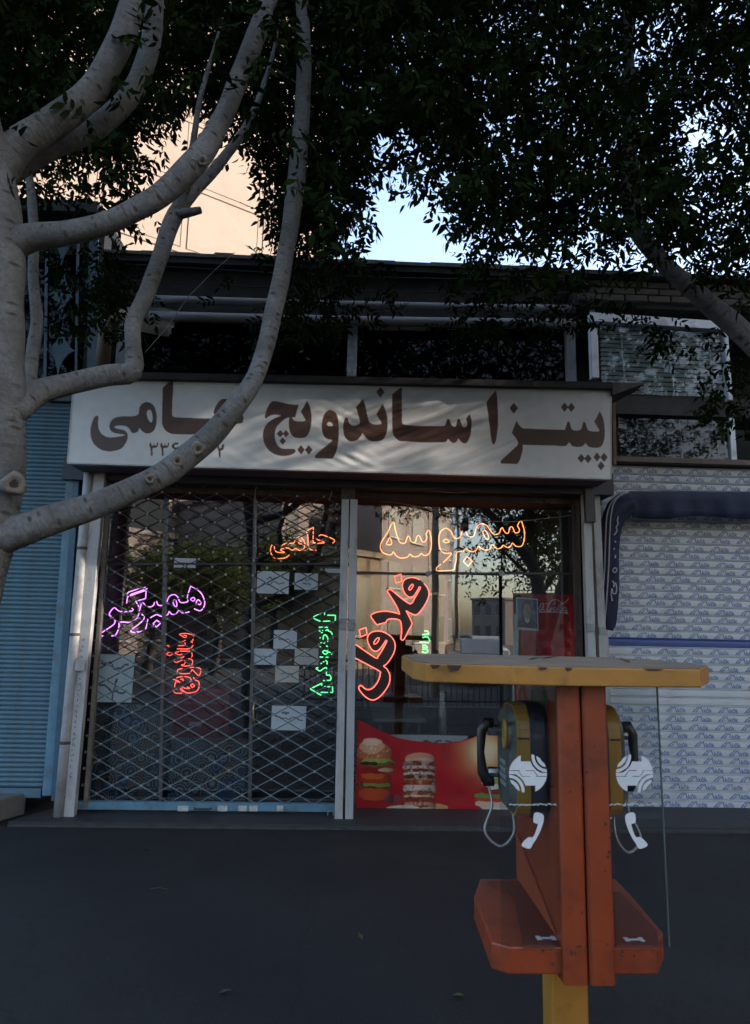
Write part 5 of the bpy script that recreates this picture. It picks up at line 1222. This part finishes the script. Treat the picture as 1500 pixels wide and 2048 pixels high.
def leaves(name, C, parent, size=.054, seed=0, m=LEAF, nl=7, droop=.55):
    """compound leaves at points C: nl leaflets along each drooping stalk, all in one crown mesh"""
    g = np.random.default_rng(seed); N = len(C)
    d = g.normal(size=(N, 3)); d[:, 2] = d[:, 2] * .5 - droop; d /= np.linalg.norm(d, axis=1)[:, None]
    s_ = np.cross(d, g.normal(size=(N, 3))); s_ /= np.linalg.norm(s_, axis=1)[:, None]; up_ = np.cross(s_, d)
    V_, T_ = [], []
    for k_ in range(nl):
        last = k_ == nl - 1
        along_ = (k_ // 2 + .6) / (nl / 2) * size * 2.2
        side = 0 if last else (1 if k_ % 2 else -1)
        ax = d * (1 if last else .55) + s_ * side * .85 + up_ * g.uniform(-.35, .35, (N, 1)); ax[:, 2] -= .25; ax /= np.linalg.norm(ax, axis=1)[:, None]
        wv = np.cross(ax, up_ + g.normal(size=(N, 3)) * .35); wv /= np.linalg.norm(wv, axis=1)[:, None]
        nv = np.cross(wv, ax)
        L_ = (size * g.uniform(.6, 1.5, (N, 1))); W_ = L_ * g.uniform(.15, .21, (N, 1))
        o_ = C + d * along_
        V_.append(np.stack([o_, o_ + ax * L_ * .32 + wv * W_ + nv * L_ * .05, o_ + ax * L_ * .32 - wv * W_ + nv * L_ * .05, o_ + ax * L_ * .65 + wv * W_ * .75, o_ + ax * L_ * .65 - wv * W_ * .75, o_ + ax * L_ - nv * L_ * .10], 1))
        T_.append(g.random(N))
    V_ = np.concatenate(V_, 0); T_ = np.concatenate(T_); M_ = len(V_)
    b_ = (np.arange(M_) * 6)[:, None]
    tri = np.concatenate([b_ + np.array([[0, 2, 1]]), b_ + np.array([[1, 2, 4]]), b_ + np.array([[1, 4, 3]]), b_ + np.array([[3, 4, 5]])], 1).reshape(-1, 3)
    me = bpy.data.meshes.new(name); me.vertices.add(M_ * 6); me.vertices.foreach_set('co', V_.reshape(-1).astype(np.float32))
    me.loops.add(tri.size); me.loops.foreach_set('vertex_index', tri.reshape(-1).astype(np.int32)); me.polygons.add(len(tri)); me.polygons.foreach_set('loop_start', np.arange(0, tri.size, 3, dtype=np.int32)); me.update(calc_edges=True)
    a_ = me.attributes.new('tone', 'FLOAT', 'POINT'); a_.data.foreach_set('value', np.repeat(T_, 6).astype(np.float32))
    return obj(name, me, m, parent)

TY = 2.62
T1 = empty('street_tree', P(-130, 2218, TY) * 1.0, 'pale barked tree with long low limbs crossing in front of the white sign', 'tree')
T1.location.z = 0
limb('trunk', [(-150, 2215, TY, 150), (-130, 1900, TY, 135), (-90, 1500, TY, 125), (-60, 1250, TY, 122), (-25, 1090, TY, 128), (2, 960, TY, 118), (5, 800, TY, 112), (4, 640, TY, 108), (2, 480, TY, 110), (-8, 360, TY, 108), (-30, 250, TY - .1, 90), (-60, 100, TY - .2, 75), (-80, -80, TY - .2, 60)], T1, seed=1)
LB_ = [
    [(-20, 380, TY, 95), (30, 300, TY, 86), (95, 252, TY, 78), (165, 200, TY, 73), (220, 125, TY, 68), (260, 30, TY, 62), (285, -70, TY, 56), (300, -250, TY, 44)],
    [(0, 360, TY + .1, 66), (90, 300, TY + .15, 60), (200, 248, TY + .2, 56), (270, 175, TY + .22, 58), (303, 80, TY + .25, 52), (312, -40, TY + .25, 46), (320, -200, TY + .3, 36)],
    [(5, 500, TY, 88), (60, 474, TY, 70), (140, 466, TY, 62), (230, 440, TY, 62), (315, 395, TY, 66), (385, 330, TY, 68), (435, 255, TY + .05, 58), (485, 140, TY + .1, 52), (525, 40, TY + .1, 50), (545, -40, TY + .1, 46), (560, -220, TY, 34)],
    [(-30, 1085, TY, 105), (60, 1055, TY, 82), (160, 1022, TY + .05, 74), (260, 982, TY + .1, 70), (345, 935, TY + .15, 72), (420, 872, TY + .2, 66), (475, 808, TY + .2, 60), (518, 738, TY + .25, 52), (546, 630, TY + .3, 48), (572, 500, TY + .3, 46), (594, 350, TY + .3, 46), (606, 200, TY + .3, 42), (606, 60, TY + .3, 38), (598, -120, TY + .3, 28)],
    [(20, 830, TY, 80), (70, 790, TY + .1, 72), (140, 768, TY + .2, 62), (215, 752, TY + .25, 60), (264, 742, TY + .28, 56), (266, 690, TY + .3, 42), (268, 640, TY + .32, 42), (295, 585, TY + .34, 44), (325, 500, TY + .36, 42), (350, 430, TY + .38, 42), (385, 385, TY + .4, 34), (440, 325, TY + .45, 26), (500, 240, TY + .5, 18), (540, 130, TY + .55, 10), (560, 40, TY + .55, 4)],
    [(60, 800, TY + .3, 24), (66, 700, TY + .32, 32), (74, 640, TY + .34, 26), (66, 560, TY + .36, 24), (68, 470, TY + .38, 24), (62, 380, TY + .4, 20), (50, 300, TY + .4, 14)],
    [(355, 425, TY + .38, 34), (372, 370, TY + .36, 26), (385, 300, TY + .3, 18), (400, 200, TY + .35, 12), (430, 90, TY + .4, 7), (450, 20, TY + .4, 3)]]
for k_, l_ in enumerate(LB_): limb('limb', l_, T1, seed=20 + k_)
limb('limb', [(355, 428, TY + .37, 26), (380, 424, TY + .34, 20), (402, 420, TY + .33, 15)], T1, seed=40)
for px, py, Y, r_ in ((28, 968, TY - .095, .036), (519, 738, TY + .21, .023), (396, 897, TY + .13, .024), (355, 922, TY + .10, .020), (300, 958, TY + .055, .017), (432, 865, TY + .155, .017), (462, 822, TY + .165, .017), (405, 322, TY - .045, .017), (386, 325, TY - .045, .014)):
    knot(px, py, Y, r_, T1)
T2 = empty('street_tree', P(1800, 1800, 3.3), 'slender grey tree with one bent limb rising beside the upper white window', 'tree'); T2.location.z = 0
TY2 = 3.3
b2 = P(1860, 1700, TY2)
limb('trunk', [((b2.x, TY2, 0), .14), ((b2.x - .02, TY2, 1.0), .12), (tuple(P(1740, 1000, TY2)), .11), (tuple(P(1640, 830, TY2)), .085), (tuple(P(1560, 745, TY2)), .075), (tuple(P(1490, 672, TY2)), .068), (tuple(P(1400, 592, TY2)), .064), (tuple(P(1320, 518, TY2)), .06), (tuple(P(1272, 452, TY2)), .058), (tuple(P(1255, 380, TY2)), .045), (tuple(P(1258, 260, TY2)), .042), (tuple(P(1258, 120, TY2)), .038), (tuple(P(1250, -60, TY2)), .03)], T2, seed=60, raw=True)
limb('limb', [(1270, 440, TY2, 42), (1276, 400, TY2, 30), (1268, 330, TY2, 20), (1262, 260, TY2, 14)], T2, seed=61)
limb('limb', [((b2.x, TY2, 1.5), .10), ((b2.x + .5, TY2 - .3, 3.0), .08), ((b2.x + .7, TY2 - .6, 5.0), .05)], T2, seed=62, raw=True)

# crowns: leaf sprays through the space over the pavement
XB = [-900, 0, 60, 150, 225, 246, 290, 330, 370, 420, 450, 500, 520, 545, 600, 660, 712, 735, 760, 800, 850, 895, 920, 960, 1050, 1100, 1130, 1200, 1300, 1400, 1460, 1500, 2400]
YB = [420, 415, 380, 380, 385, 350, 300, 255, 235, 255, 300, 330, 400, 500, 550, 545, 470, 385, 365, 375, 405, 450, 525, 560, 545, 560, 580, 555, 545, 570, 590, 600, 700]
def crown_points(n, g):
    px = g.uniform(-700, 2200, n); py = g.uniform(-900, 640, n); Y = g.uniform(2.55, 5.4, n)
    lim = np.interp(px, XB, YB) + g.normal(0, 16, n) - np.abs(g.normal(0, 30, n))
    ok = py < lim
    # thinner places where the sky shows
    for hx_, hy_, hr, pr_ in ((845, 300, 34, .85), (800, 235, 22, .7), (1330, 60, 60, .55), (1400, 170, 60, .5), (1370, 240, 50, .6), (1450, 280, 60, .6), (1010, 250, 28, .6), (1255, 95, 26, .8), (880, 510, 60, .5), (1400, 330, 60, .4), (1450, 420, 60, .4), (560, 520, 34, .9), (820, 480, 90, .5)):
        ok &= ~((np.hypot(px - hx_, py - hy_) < hr) & (g.random(n) < pr_))
    edge_ = np.clip((lim - py) / 130, .30, 1); ok &= g.random(n) < edge_
    ok &= ~((px > 950) & (g.random(n) < .30))
    # the trunks and nearest limbs stay in front of the foliage
    out = (px < -150) | (px > 1650) | (py < -250); ok &= ~(out & (g.random(n) < .6))
    return px[ok], py[ok], Y[ok]
CMn = np.array(CM.to_3x3())
def unproj(px, py, Y):
    d_ = np.stack([(px - 750) / F, (1024 - py) / F, -np.ones_like(px)], 1) @ CMn.T
    return np.array(EYE) + d_ * (Y / d_[:, 1])[:, None]
g = np.random.default_rng(5)
px, py, Y = crown_points(90000, g)
for bx_, by_, sx_, sy_, n_, yy in ((190, 570, 55, 55, 130, 4.6), (215, 610, 30, 30, 40, 4.4), (640, 600, 60, 40, 110, 4.4), (610, 640, 35, 18, 30, 4.0), (975, 590, 40, 40, 70, 4.4), (985, 645, 16, 20, 16, 4.2), (1120, 620, 45, 30, 60, 4.6), (1335, 690, 30, 16, 18, 4.2), (1270, 625, 40, 14, 16, 4.6), (1475, 800, 35, 40, 60, 4.0), (1470, 700, 40, 30, 20, 4.2), (230, 400, 40, 14, 20, 3.4), (570, 470, 25, 40, 24, 3.6), (690, 470, 30, 40, 50, 4.0)):
    px = np.concatenate([px, g.normal(bx_, sx_, n_)]); py = np.concatenate([py, np.minimum(g.normal(by_, sy_, n_), by_ + 1.6 * sy_)]); Y = np.concatenate([Y, g.normal(yy, .25, n_)])
C_ = unproj(px, py, Y)
no = 11000                                     # crowns go on overhead and behind; these unseen leaves added to dim the pavement
Co = np.stack([g.uniform(-6, 7, no), g.uniform(-2.6, 2.6, no), g.uniform(4.6, 8.5, no)], 1)
C_ = np.concatenate([C_, Co]); px = np.concatenate([px, np.where(Co[:, 0] < .4, 0, 1500)])
clr = np.ones(len(C_), bool)
keepc = (C_[:, 2] < 9.5)
near = (px < 660) & (C_[:, 1] < 3.25) & (C_[:, 1] > 2.6)
C_[near, 1] += .75 + .0 * C_[near, 1]; C_[near, 0] *= 1.2; C_[near, 2] += (C_[near, 2] - 1.6) * .2
left = px < 700 + g.normal(0, 120, len(px))
leaves('crown', C_[keepc & left], T1, seed=1); leaves('crown', C_[keepc & ~left], T2, seed=2)
# thin twigs carrying the sprays
tw = MB(); g2 = random.Random(4)
for _ in range(70):
    i = g2.randrange(len(C_)); p_ = Vector(C_[i])
    if p_.z > 6: continue
    q_ = p_ + Vector((g2.uniform(-.3, .3), g2.uniform(-.2, .2), g2.uniform(.25, .7))); md = (p_ + q_) / 2 + Vector((g2.uniform(-.06, .06), 0, g2.uniform(-.05, .05)))
    tw.tube([p_, md, q_], [.002, .004, .006], 5)
tw.build('twigs', mat('twig', (.09, .075, .06), .9), T1, kind='stuff')

# ============================================================ sunlit tower behind the roofs
def tower():
    dirv = Vector((math.sin(R(57)), math.cos(R(57)), 0)); nrm = Vector((dirv.y, -dirv.x, 0))   # along the face, and out of it
    Rr = P(655, 500, 46.0); base = Vector((Rr.x, Rr.y, 0))
    T = empty('apartment_tower', base, 'tall sunlit beige panelled apartment tower rising behind the roofs', 'building')
    A_ = lambda s_, z_, o_=0: base - dirv * s_ + nrm * o_ + Vector((0, 0, z_))
    Wd, Ht = 34, 44
    cr = mat('beige_render', (.165, .135, .118), .85, .06, .6, .05, 20, dirt=(.145, .118, .102), dscale=.4); gv = mat('panel_joint', (.07, .045, .035), .9)
    MB().prism([A_(0, 0, -.05), A_(Wd, 0, -.05), A_(Wd, 0, -14), A_(0, 0, -14)], (0, 0, Ht)).build('wall', gv, T)
    ph_, pw = 4.6, 5.2
    colsn = int(Wd / pw)
    zr_ = 6.2
    while zr_ < Ht:
        for i in range(colsn):
            s0 = i * pw + .05; s1 = (i + 1) * pw - .05
            # one field: a border of render round a recessed-joint panel
            fr_ = .34; j_ = .05
            outer = [(s0, zr_ + .05), (s1, zr_ + ph_ - .05)]
            win = (i >= 5 and (i % 2 == 1))
            mb = MB()
            def slab(a0, b0, a1, b1, name='panel', mm=cr, dp=0.0, th=.05):
                return MB().prism([A_(a0, b0, -th + dp), A_(a1, b0, -th + dp), A_(a1, b1, -th + dp), A_(a0, b1, -th + dp)], nrm * th).build(name, mm, T)
            slab(s0 - .05, zr_ - .0, s1 + .05, zr_ + fr_, 'band'); slab(s0 - .05, zr_ + fr_ + .003, s0 + fr_ * .8, zr_ + ph_ - .06, 'pier'); 
            slab(s0 + fr_ * .8 + j_, zr_ + fr_ + j_, s1 - j_, zr_ + ph_ - .06 - j_)
            if win:
                slab(s0 + .9, zr_ + 1.0, s0 + 2.6, zr_ + 2.5, 'window', mat('brown_window', (.06, .035, .025), .3), .03, .02)
                slab(s0 + .75, zr_ + .88, s0 + 2.75, zr_ + .98, 'window_sill', mat('pale_sill', (.5, .5, .48), .6), .16, .15)
        zr_ += ph_
tower()

# ============================================================ the other side of the street (seen mirrored in the shop glass)
def MP(px, py, D):                # a point the glass mirrors: D metres behind the glass as it appears
    p_ = P(px, py, D); return Vector((p_.x, 2 * WY - p_.y, p_.z))
def house(pa, pb, depth, h, wallm, label, floors=3, ncol=3, winm=None, roofm=None, name='apartment_house', ww=.5, wh=.5, group=None):
    """block whose front runs on the ground from pa to pb (front faces left of that direction)"""
    pa, pb = Vector((pa[0], pa[1], -.14)), Vector((pb[0], pb[1], -.14)); d_ = (pb - pa); ln = d_.length; d_.normalize(); n_ = Vector((d_.y, -d_.x, 0))
    T = empty(name, (pa + pb) / 2, label, 'building')
    MB().prism([pa, pb, pb - n_ * depth, pa - n_ * depth], (0, 0, h)).build('wall', wallm, T)
    MB().prism([pa + n_ * .15 - d_ * .15 + Vector((0, 0, h + .002)), pb + n_ * .15 + d_ * .15 + Vector((0, 0, h + .002)), pb - n_ * (depth + .1) + d_ * .15 + Vector((0, 0, h + .002)), pa - n_ * (depth + .1) - d_ * .15 + Vector((0, 0, h + .002))], (0, 0, .25)).build('roof', roofm or wallm, T)
    fh = h / floors; cw = ln / ncol
    wm = winm or mat('house_window', (.05, .055, .06), .25)
    sm_ = mat('house_sill', (.5, .45, .4), .7)
    for f_ in range(floors):
        for c_ in range(ncol):
            o_ = pa + d_ * (cw * (c_ + .5 - ww / 2)) + n_ * .004 + Vector((0, 0, fh * (f_ + .3)))
            MB().prism([o_, o_ + d_ * cw * ww, o_ + d_ * cw * ww + Vector((0, 0, fh * wh)), o_ + Vector((0, 0, fh * wh))], n_ * .03).build('window', wm, T)
            MB().prism([o_ - Vector((0, 0, .12)) - d_ * .08, o_ + d_ * (cw * ww + .08) - Vector((0, 0, .12)), o_ + d_ * (cw * ww + .08) - Vector((0, 0, .02)), o_ - d_ * .08 - Vector((0, 0, .02))], n_ * .12).build('sill', sm_, T)
    return T
pinkm = mat('pink_render', (.27, .215, .19), .85, .08, .8); greym = mat('grey_block', (.14, .135, .14), .85, .15, .6); ochm = mat('ochre_render', (.25, .20, .14), .85, .1, .8); brkm = mat('yellow_brick', (.30, .22, .14), .9, .15, 2)
a_, b_ = MP(905, 1250, 44), MP(757, 1250, 40)
house((a_.x, a_.y - 1.6), (b_.x, b_.y + 1.6), 9, MP(830, 1012, 42).z, pinkm, 'pink rendered apartment house mirrored in the shop glass, near the side street', 3, 3)
a_, b_ = MP(908, 1250, 70), MP(858, 1250, 68)
house((a_.x, a_.y - 1), (b_.x, b_.y + 1), 6, MP(880, 1005, 69).z, greym, 'tall grey block mirrored in the shop glass behind the pink house', 7, 2)
a_, b_ = MP(760, 1250, 30), MP(690, 1250, 29)
house((a_.x, a_.y), (b_.x, b_.y + .6), 6, MP(730, 1110, 30).z, brkm, 'low yellow brick house mirrored in the shop glass by the double post', 1, 1)
a_, b_ = MP(680, 1250, 40), MP(560, 1250, 37)
house((a_.x, a_.y - 1), (b_.x, b_.y + 1.5), 9, MP(620, 1015, 39).z, pinkm, 'second pink apartment house mirrored behind the small orange neon word', 3, 3)
a_, b_ = MP(515, 1250, 46), MP(330, 1250, 40)
house((a_.x, a_.y - 1), (b_.x, b_.y + 2), 10, MP(450, 1005, 44).z, ochm, 'ochre apartment house mirrored above the magenta neon word', 4, 4)
a_, b_ = MP(335, 1250, 36), MP(150, 1250, 32)
house((a_.x, a_.y), (b_.x, b_.y + 1), 8, MP(260, 1060, 34).z, pinkm, 'low pink house mirrored at the far left of the grille', 2, 3)
a_, b_ = MP(1010, 1250, 80), MP(945, 1250, 86)
house((a_.x, a_.y), (b_.x, b_.y), 6, MP(980, 1195, 80).z, pinkm, 'small pale house closing the end of the mirrored side street', 2, 3)
# garden wall with white railing on the right of the side street
GW = empty('garden_wall', MP(1100, 1250, 24), 'beige garden wall topped by a white railing across the street', 'wall')
a_, b_ = MP(1025, 1180, 26), MP(1230, 1180, 22)
a_ = Vector((a_.x, a_.y, -.14)); b_ = Vector((b_.x + 4, b_.y + 1, -.14)); hgt = MP(1080, 1180, 24).z + .14
d_ = (b_ - a_).normalized(); n_ = Vector((-d_.y, d_.x, 0))
MB().prism([a_, b_, b_ - n_ * .25, a_ - n_ * .25], (0, 0, hgt)).build('wall', ochm, GW)
rp = mat('white_railing', (.6, .6, .58), .5)
L_n = (b_ - a_).length
for i in range(int(L_n / .16)):
    o_ = a_ + d_ * (i * .16 + .05) - n_ * .12 + Vector((0, 0, hgt))
    MB().tube([o_, o_ + Vector((0, 0, .8))], .014, 5).build('baluster', rp, GW)
for z_ in (.1, .75): MB().bar(a_ - n_ * .12 + Vector((0, 0, hgt + z_)), b_ - n_ * .12 + Vector((0, 0, hgt + z_)), .04, .04, Vector((0, 0, 1))).build('rail', rp, GW)
# pedestrian railing along the far kerb
PR = empty('street_railing', MP(950, 1300, 15), 'dark iron pedestrian railing along the far kerb mirrored in the glass', 'railing')
a_, b_ = MP(880, 1290, 15.5), MP(1010, 1290, 15.5); yr = a_.y; zr0 = -.14
dk = mat('railing_iron', (.03, .03, .035), .5)
x = a_.x - 3
while x < b_.x + .2:
    MB().tube([(x, yr, zr0), (x, yr, zr0 + 1.12)], .012, 5).build('bar', dk, PR); x += .13
for z_ in (.15, 1.0): MB().bar((a_.x - 3, yr, zr0 + z_), (b_.x + .2, yr, zr0 + z_), .035, .035, Vector((0, 0, 1))).build('rail', dk, PR)
# concrete poles
for px, D, lab in ((870, 18, 'concrete lamp pole at the mouth of the mirrored side street'), (915, 30, 'farther pale concrete pole down the mirrored side street')):
    p_ = MP(px, 1250, D); PO = empty('concrete_pole', (p_.x, p_.y, -.14), lab, 'pole')
    MB().tube([(p_.x, p_.y, -.14), (p_.x, p_.y, 7.5)], [.11, .07], 10).build('shaft', mat('pole_concrete', (.40, .33, .25), .9, .15, 4), PO, smooth=True)
    MB().bar((p_.x - .7, p_.y, 7.2), (p_.x + .7, p_.y, 7.2), .08, .08, Vector((0, 0, 1))).build('crossarm', grey_metal, PO)
# parked cars in the side street
def car(loc, ang, body, label):
    C = empty('parked_car', loc, label, 'car', 'cars parked in the side street'); M_ = Matrix.Translation(loc) @ Matrix.Rotation(ang, 4, 'Z')
    def put(name, mb, m, par=C, bev=0):
        me = mb.mesh(name, bev); me.transform(M_); return obj(name, me, m, par)
    sec = [(-2.05, .32), (-2.1, .62), (-1.95, .82), (-1.0, .92), (1.35, .92), (2.0, .84), (2.1, .6), (2.05, .32)]
    put('body', MB().prism([(y, -.8, z) for y, z in sec], (0, 1.6, 0)), body, bev=.04)
    cab = [(-.85, .93), (-.35, 1.40), (.75, 1.42), (1.25, .93)]
    put('cabin', MB().prism([(y, -.68, z) for y, z in cab], (0, 1.36, 0)), body, bev=.03)
    gm = mat('car_glass', (.03, .035, .04), .1)
    put('windscreen', MB().add([(-.87, -.6, .98), (-.87, .6, .98), (-.43, .55, 1.36), (-.43, -.55, 1.36)], [(0, 1, 2, 3)]), gm)
    for s_ in (-1, 1):
        put('side_window', MB().prism([(-.62, s_ * .685, .98), (-.28, s_ * .685, 1.34), (.68, s_ * .685, 1.35), (1.0, s_ * .685, .98)], (0, s_ * .006, 0)), gm)
        put('headlight', MB().tube([(-2.06, s_ * .55, .66), (-2.115, s_ * .55, .66)], .09, 10), mat('headlight', (.6, .6, .55), .2))
        for y_ in (-1.3, 1.3):
            w_ = put('wheel', MB().tube([(y_, s_ * .62, .31), (y_, s_ * .82, .31)], .31, 18), black); put('rim', MB().tube([(y_, s_ * .822, .31), (y_, s_ * .835, .31)], .18, 12), grey_metal, w_)
    put('bumper', MB().box((-2.2, -.78, .38), (-2.105, .78, .50)), grey_metal, bev=.02); put('grille', MB().box((-2.12, -.42, .58), (-2.106, .42, .74)), black)
    put('number_plate', MB().box((-2.215, -.25, .39), (-2.201, .25, .49)), icon)
wc = mat('white_car', (.62, .6, .55), .3, .05)
for px, D, m, lab in ((955, 24, wc, 'cream saloon car nearest the railing in the mirrored side street'), (968, 33, wc, 'second pale car parked behind the cream saloon'), (930, 36, mat('dark_car', (.05, .05, .06), .3), 'dark car parked across the side street from the pale cars')):
    p_ = MP(px, 1280, D); car(Vector((p_.x, p_.y, -.14)), R(92), m, lab)
# trees across the road
def far_tree(x, y, h, rad, n, seed, label):
    T = empty('roadside_tree', (x, y, -.14), label, 'tree', None); g_ = np.random.default_rng(seed)
    top = Vector((x + g_.uniform(-.4, .4), y, h))
    limb('trunk', [((x, y, -.14), .2), ((x + .1, y, h * .3), .17), ((x - .1, y + .1, h * .55), .12), (tuple(top), .03)], T, seed=seed, raw=True, m=mat('dark_bark', (.05, .042, .035), .9, .3, 9, .4, 30))
    for k_ in range(4):
        a_ = k_ * 1.7 + seed; limb('limb', [((x + .05, y, h * .35 + k_ * .2), .08), ((x + math.cos(a_) * rad * .4, y + math.sin(a_) * rad * .4, h * .6), .05), ((x + math.cos(a_) * rad * .75, y + math.sin(a_) * rad * .75, h * .8), .02)], T, seed=seed + k_, raw=True, m=MATS['dark_bark'])
    v_ = g_.normal(size=(n, 3)); v_ /= np.linalg.norm(v_, axis=1)[:, None]; r_ = g_.random(n) ** .45
    lump = 1 + .25 * np.sin(v_[:, 0] * 5 + seed) * np.sin(v_[:, 2] * 6) + .15 * np.sin(v_[:, 1] * 9)
    C__ = np.array((x, y, h * .75)) + v_ * (r_ * lump)[:, None] * np.array((rad, rad, h * .36))
    leaves('crown', C__, T, size=.13, seed=seed, nl=5, droop=.3, m=MATS.setdefault('far_leaf', leafmat('far_leaf', (.07, .095, .03))))
for k_, (px, D, h, rad) in enumerate(((1075, 19, 6.5, 2.4), (1150, 21, 7, 2.8), (1240, 20, 7, 3), (430, 24, 4.2, 2.2), (300, 24, 4.0, 2.4), (545, 30, 5.2, 1.8))):
    p_ = MP(px, 1250, D); far_tree(p_.x, p_.y, h, rad, 1500, 30 + k_, ['dark leafy tree mirrored at the right of the shop glass', 'second leafy tree before the garden wall', 'third leafy tree farthest along the garden wall', 'low bushy tree mirrored below the ochre house', 'low bushy tree mirrored at the far left of the grille', 'small tree between the mirrored pink and ochre houses'][k_])
# blocks out of view, added to keep this pavement in shade
sd = Vector((SUN.x, SUN.y, 0)).normalized(); sp_ = Vector((sd.y, -sd.x, 0))     # block sides run along the sun's direction, keeping the slot clear
qa = Vector((19, 2.35, 0)); qb = Vector((19.05, 2.67, 0))
house(qa, qa + sp_ * 11.6, 12, 17, brkm, 'added unseen brick block that shades the pavement', 5, 4, name='shade_block')
house(qb - sp_ * 11.4, qb, 12, 17.5, pinkm, 'added unseen rendered block beside the brick one, shading the pavement', 5, 4, name='shade_block')
LK = empty('sun_slot_link', (20, 2.5, 0), 'added unseen link between the two shading blocks, its high slot letting sun onto the sign', 'building')
MB().box((19.5, 2.2, -.13), (20.3, 2.7, 9.6)).build('lower_wall', brkm, LK); MB().box((19.5, 2.2, 11.6), (20.3, 2.7, 16.5)).build('upper_wall', brkm, LK)  # walls added above and below the slot to shape the sun shaft

# litter on the pavement
for k_, (px_, py_, m_, lab) in enumerate(((436, 1986, lf2, 'curled dark leaf alone on the open asphalt'), (724, 1880, lf2, 'small dry leaf on the asphalt in front of the window'), (300, 1700, lf2, 'dry leaf near the pale step edging'), (905, 1990, lf, 'green leaf on the asphalt beside the booth pole'))):
    o = obj('fallen_leaf', leaf_mesh(.06, .016, .01), m_, label=lab, cat='leaf'); q_ = PZ(px_, py_, .004); o.location = q_; o.rotation_euler = (0, 0, k_ * 1.9)
q_ = PZ(300, 1777, .004); MB().tube([q_, q_ + Vector((.06, .004, .004)), q_ + Vector((.12, -.02, .001))], .0015, 4).build('straw', mat('straw', (.12, .10, .05), .8), label='thin pale straw lying on the asphalt before the grille', cat='straw')
